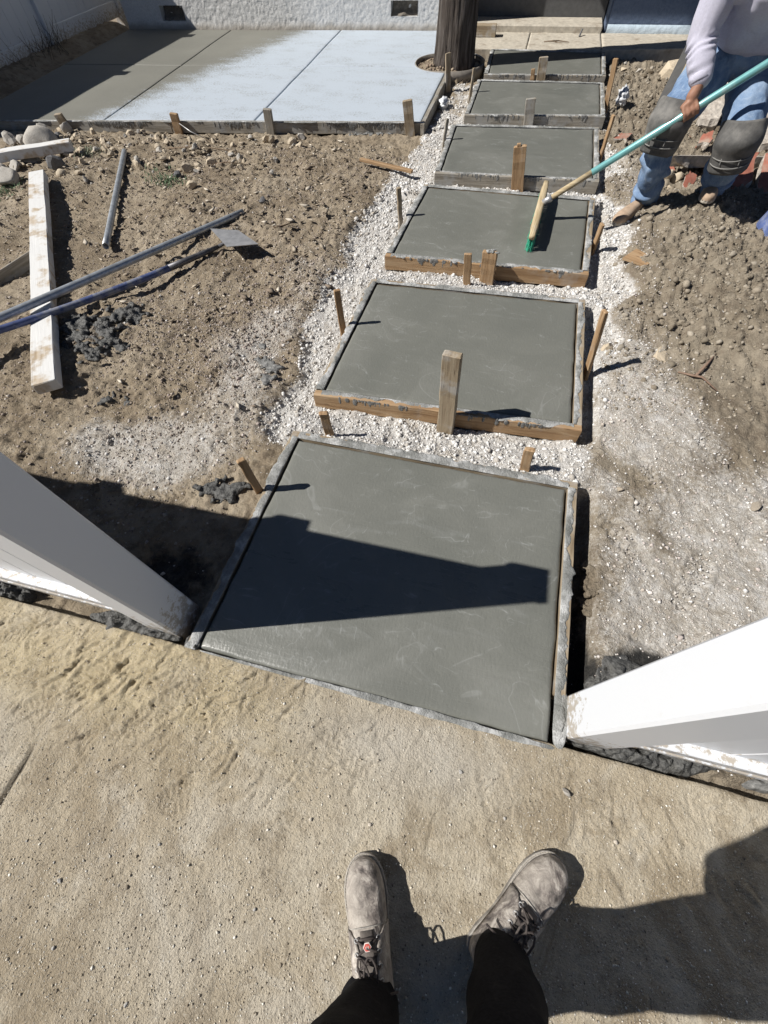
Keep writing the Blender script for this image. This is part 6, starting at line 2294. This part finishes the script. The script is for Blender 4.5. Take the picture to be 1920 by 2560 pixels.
def work_boot(heel, toe, tag_red, flip):
    heel, toe = Vector((*heel, 0)), Vector((*toe, 0))
    m = frame_mtx(heel, toe-heel)
    L = (toe-heel).length
    t = empty('boot', heel)
    t.parent = ph
    t.matrix_parent_inverse = world_of(ph).inverted()
    z0 = .026
    prof = [(0.0, .014, .060, z0), (.015, .028, .085, z0), (.06, .038, .10, z0), (.14, .042, .115, z0), (.24, .043, .118, z0), (.34, .0435, .108, z0), (.44, .0445, .092, z0), (.54, .047, .074, z0), (.62, .0495, .064, z0),
            (.70, .0505, .058, z0), (.78, .0500, .056, z0), (.84, .047, .055, z0), (.90, .041, .051, z0), (.945, .033, .043, z0), (.975, .023, .032, z0), (.993, .012, .018, z0), (1.0, .004, .006, z0)]
    px_ = [q[0] for q in prof]
    xx_ = sorted(set(list(np.linspace(0, 1, 64)) + px_))
    pf_ = [(x, float(np.interp(x, px_, [q[1] for q in prof])), float(np.interp(x, px_, [q[2] for q in prof])), z0) for x in xx_]
    v, f = shoe_mesh(L*.985, pf_, 40)
    va_ = np.array(v)
    ctr = np.stack([va_[:, 0], va_[:, 1]*0, va_[:, 2]*0+z0], -1)
    d_ = va_-ctr; d_ = d_/(np.linalg.norm(d_, axis=1, keepdims=True)+1e-6)
    u_ = va_[:, 0]/L
    cr = .0022*np.sin(u_*150 + 5*vn3(va_*40, 7+flip) + np.abs(va_[:, 1])*60)*np.exp(-((u_-.545)/.05)**2)
    cr = cr + .0035*vn3(va_*55, 9+flip) + .0022*vn3(va_*130, 11+flip)
    cr = cr*np.clip((va_[:, 2]-z0)/.012, 0, 1)
    v = va_ + d_*cr[:, None]
    mb = MB().add(v, f)
    up_ = mb.build('upper', BOOT, t, m, smooth=True)
    # quarters: raised leather panels either side of the lacing, ending in a step across the vamp
    for s in (-1, 1):
        vs, fs = [], []
        nu, nv = 14, 10
        for i in range(nu):
            x = .10 + (.565-.10)*i/(nu-1)
            W = np.interp(x, [p[0] for p in prof], [p[1] for p in prof]); Hh_ = np.interp(x, [p[0] for p in prof], [p[2] for p in prof])
            front = .52 if x < .45 else .52 + .55*((x-.45)/.115)**2
            for j in range(nv):
                a = .03 + (1.25-.03 - (front-.52))*j/(nv-1)
                ca, sa = math.cos(a), math.sin(a)
                g = 1.055
                vs.append((x*L*.985, s*W*g*abs(ca)**.75, z0 + Hh_*1.02*abs(sa)**.7 + .0015))
        for i in range(nu-1):
            for j in range(nv-1):
                fs.append([i*nv+j, i*nv+j+1, (i+1)*nv+j+1, (i+1)*nv+j])
        o = MB().add(vs, fs).build('quarter', BOOT, t, m, smooth=True)
        so = o.modifiers.new('t', 'SOLIDIFY'); so.thickness = .0035; so.offset = 0
    # shaft under the trouser leg
    mb = MB()
    mb.lathe([(.040, .07), (.039, .11), (.040, .15), (.042, .19), (.039, .19), (.036, .14)], 22, Matrix.Translation((.15*L, 0, 0)) @ Matrix.Diagonal((1.12, .96, 1, 1)))
    mb.build('shaft', BOOT, t, m, smooth=True)
    # sole and welt
    out = [(.0, .014), (.012, .030), (.06, .041), (.15, .044), (.32, .041), (.45, .044), (.58, .051), (.70, .0545), (.78, .054), (.86, .049), (.92, .041), (.96, .031), (.985, .020), (1.0, .006)]
    v, f = sole_mesh(L, out, .020, 1.03)
    MB().add(v, f).build('sole', SOLE, t, m)
    v, f = sole_mesh(L, out, .007, 1.045, .0205)
    MB().add(v, f).build('welt', WELT, t, m)
    ringp = [(x*L*.992, w*1.00, .0285) for (x, w) in out if x > .36]
    ringp = ringp + [(x, -y, z) for (x, y, z) in reversed(ringp)]
    st_ = MB()
    for i in range(len(ringp)-1):
        a, b = Vector(ringp[i]), Vector(ringp[i+1])
        n = max(1, int((b-a).length/.006))
        for k in range(n):
            p, q = a.lerp(b, (k+.15)/n), a.lerp(b, (k+.8)/n)
            st_.tube([p, q], .0011, 4)
    st_.build('welt_stitching', SOLE_PALE, t, m)['kind'] = 'stuff'
    # toe cap and vamp seams
    for xs_ in (.575,):
        W = np.interp(xs_, [p[0] for p in prof], [p[1] for p in prof]); Hh_ = np.interp(xs_, [p[0] for p in prof], [p[2] for p in prof])
        pts = []
        for a in np.linspace(.15, math.pi-.15, 19):
            ca, sa = math.cos(a), math.sin(a)
            pts.append(((xs_ + .02*(sa-1))*L, W*1.01*math.copysign(abs(ca)**.75, ca), z0+Hh_*1.005*abs(sa)**.7))
        MB().tube(pts, .0014, 5).build('seam', WELT, t, m, smooth=True)
    # tongue
    vs, fs = [], []
    nu, nv = 12, 7
    for i in range(nu):
        x = .16 + (.56-.16)*i/(nu-1)
        Hh_ = np.interp(x, [p[0] for p in prof], [p[2] for p in prof])
        hw = .022 - .006*(i/(nu-1))
        for j in range(nv):
            yy = -hw + 2*hw*j/(nv-1)
            vs.append((x*L, yy, z0 + Hh_ + .0045*(1-(yy/hw)**2) + .001*math.sin(i*1.7)))
    for i in range(nu-1):
        for j in range(nv-1):
            fs.append([i*nv+j, i*nv+j+1, (i+1)*nv+j+1, (i+1)*nv+j])
    o = MB().add(vs, fs).build('tongue', TONGUE, t, m, smooth=True)
    so = o.modifiers.new('t', 'SOLIDIFY'); so.thickness = .004
    # eyelets and criss-cross laces
    def top(x, y):
        W = np.interp(x, [p[0] for p in prof], [p[1] for p in prof]); Hh_ = np.interp(x, [p[0] for p in prof], [p[2] for p in prof])
        c = min(.999, abs(y)/W)**(1/.75)
        return z0 + Hh_*(math.sqrt(max(0, 1-c*c)))**.7
    rows = [.515, .445, .375, .305, .24]
    ex_ = .027
    for x in rows:
        for s in (-1, 1):
            z = top(x, ex_)+.006
            e_ = MB(); e_.tube([(x*L+.0042*math.cos(a), s*ex_+.0042*math.sin(a), z-.001*s*math.sin(a)*4) for a in np.linspace(0, 2*math.pi, 12, endpoint=False)], .0014, 5, closed=True)
            e_.build('eyelet', STEEL, t, m, smooth=True)
    lc = []
    for i in range(len(rows)-1):
        for s in (-1, 1):
            a = (rows[i]*L, s*ex_, top(rows[i], ex_)+.006)
            b = (rows[i+1]*L, -s*ex_, top(rows[i+1], ex_)+.006)
            mid = ((a[0]+b[0])/2, 0, top((rows[i]+rows[i+1])/2, 0)+.011+.002*s)
            lc.append([a, (a[0]*.7+mid[0]*.3, a[1]*.62, (a[2]*.4+mid[2]*.6)), mid, (b[0]*.7+mid[0]*.3, b[1]*.62, (b[2]*.4+mid[2]*.6)), b])
    lc.append([(rows[0]*L, -ex_, top(rows[0], ex_)+.006), (rows[0]*L+.003, 0, top(rows[0], 0)+.010), (rows[0]*L, ex_, top(rows[0], ex_)+.006)])
    for pts in lc:
        MB().tube(pts, .0026, 6).build('lace', LACE, t, m, smooth=True)
    # bow loops and loose ends
    k0 = Vector((.27*L, 0, top(.27, 0)+.016))
    for s in (-1, 1):
        lp = [k0]
        for a in np.linspace(0, 1, 11)[1:]:
            an = a*2*math.pi
            lp.append(k0 + Vector((.030*(1-math.cos(an)) + .012*math.sin(an)*s, s*(.010*(1-math.cos(an))*.6 + .014*math.sin(an)), .010*math.sin(an*.5) - .006*(1-math.cos(an))*.2)))
        MB().tube(lp, .0025, 6).build('lace', LACE, t, m, smooth=True)
        MB().tube([k0, k0+Vector((.004, s*.022, .006)), k0+Vector((-.006, s*.042, -.006)), k0+Vector((-.012, s*.060, -.030))], .0025, 6).build('lace', LACE, t, m, smooth=True)
    kb = MB(); kb.ell(k0, (.008, .009, .006)); kb.build('lace_knot', LACE, t, m, smooth=True)
    if tag_red:
        z = top(.50, 0)+.0145
        tg = MB(); tg.lathe([(.0098, 0), (.0098, .0018), (.0, .0020)], 6, Matrix.Translation((.488*L, 0, z)) @ Matrix.Rotation(-.25, 4, 'Y') @ Matrix.Rotation(math.pi/6, 4, 'Z'))
        tgo = tg.build('cloth_tag', TAGWHITE, t, m)
        tg = MB(); tg.lathe([(.0080, .0021), (.0080, .0028), (.0, .0029)], 6, Matrix.Translation((.488*L, 0, z)) @ Matrix.Rotation(-.25, 4, 'Y') @ Matrix.Rotation(math.pi/6, 4, 'Z'))
        tg.build('red_patch', TAGRED, t, m)
        for dx in (-.003, .0, .003):
            tg = MB(); tg.box((.488*L-.003, dx-.0006, z+.0032), (.488*L+.004-abs(dx)*.6, dx+.0006, z+.0038)); tg.build('printed_mark', TAGWHITE, t, m)
    return t


work_boot((.066, -.520), (-.054, -.232), True, 1)
work_boot((.272, -.366), (.470, -.112), False, -1)
mb = MB()
mb.ell((.165, -.44, .93), (.18, .14, .13))
LG = [((.075, -.47, .90), (-.005, -.475, .50), (.040, -.490, .13)), ((.255, -.44, .90), (.268, -.405, .50), (.318, -.340, .13))]
for hp, kn, an in LG:
    mb.cap(hp, .105, kn, .090); mb.cap(kn, .092, an, .062); mb.cap(an, .062, (an[0], an[1], an[2]-.028), .064)
melt(mb, 'trousers', BLACKCLOTH, ph, .009, 3, folds(35, .010, 8, 6))
mb = MB()
mb.cap((.165, -.43, 1.0), .15, (.165, -.46, 1.30), .16)
mb.ell((.10, -.37, 1.00), (.16, .12, .16))
mb.cap((.0, -.51, 1.37), .07, (.34, -.50, 1.37), .07)
AR = [((-.02, -.49, 1.36), (-.13, -.38, 1.10), (.05, -.24, 1.20)), ((.36, -.50, 1.36), (.42, -.44, 1.10), (.22, -.25, 1.20))]
for s_1, e_1, w_1 in AR:
    mb.cap(s_1, .066, e_1, .054); mb.cap(e_1, .054, tuple(Vector(e_1).lerp(Vector(w_1), .9)), .042)
melt(mb, 'work_shirt', DARKSHIRT, ph, .012, 3, folds(45, .008, 8, 6))
mb = MB()
mb.cap((.165, -.49, 1.36), .06, (.16, -.47, 1.47), .056)
mb.ell((.155, -.455, 1.585), (.076, .095, .112)); mb.ell((.15, -.415, 1.53), (.055, .06, .06))
mb.cap((.145, -.36, 1.575), .011, (.143, -.345, 1.55), .015, 8)
mb.ell((.145, -.372, 1.512), (.026, .013, .010))
for sx in (-1, 1):
    mb.ell((.155+sx*.078, -.45, 1.57), (.012, .022, .032))
mb.cap((.17, -.50, .95), .09, (.165, -.50, 1.30), .11)
for hp, kn, an in LG: mb.cap(hp, .075, kn, .055); mb.cap(kn, .055, (an[0], an[1], .10), .04)
for (s_1, e_1, w_1), sg in zip(AR, (1, -1)):
    mb.cap(s_1, .05, e_1, .042); mb.cap(e_1, .042, w_1, .028)
    w_ = Vector(w_1); d = Vector((sg*.35, .5, .35)).normalized()
    pc = w_ + d*.05
    mb.cap(w_, .026, pc, .034)
    sdv = d.cross(Vector((0, 0, 1))).normalized()
    for k, (o_, ln) in enumerate([(-.030, .85), (-.010, 1.0), (.010, .96), (.030, .78)]):
        b_ = pc + sdv*o_ + d*.02
        p1 = b_ + d*.034*ln; p2 = p1 + (d*.6+Vector((0, 0, -.6))).normalized()*.026*ln; p3 = p2 + Vector((0, -.1, -1)).normalized()*.018*ln
        finger_chain(mb, [pc+sdv*o_*.8, b_, p1, p2, p3], .0098, .0076)
    tb = pc - sdv*sg*-.030
    finger_chain(mb, [pc, tb + d*.006, tb + d*.030 + sdv*sg*.018, tb + d*.052 + sdv*sg*.016], .0125, .009)
melt(mb, 'body', SKIN, ph, .006, 3)
for sx in (-1, 1):
    e_ = MB(); e_.ell((.15+sx*.033, -.366, 1.585), (.011, .008, .008), seg=10, rings=7); e_.build('eye', VINYL, ph, smooth=True)
mb = MB(); mb.ell((.157, -.475, 1.62), (.083, .094, .098)); melt(mb, 'hair', HAIR, ph, .012, 2)
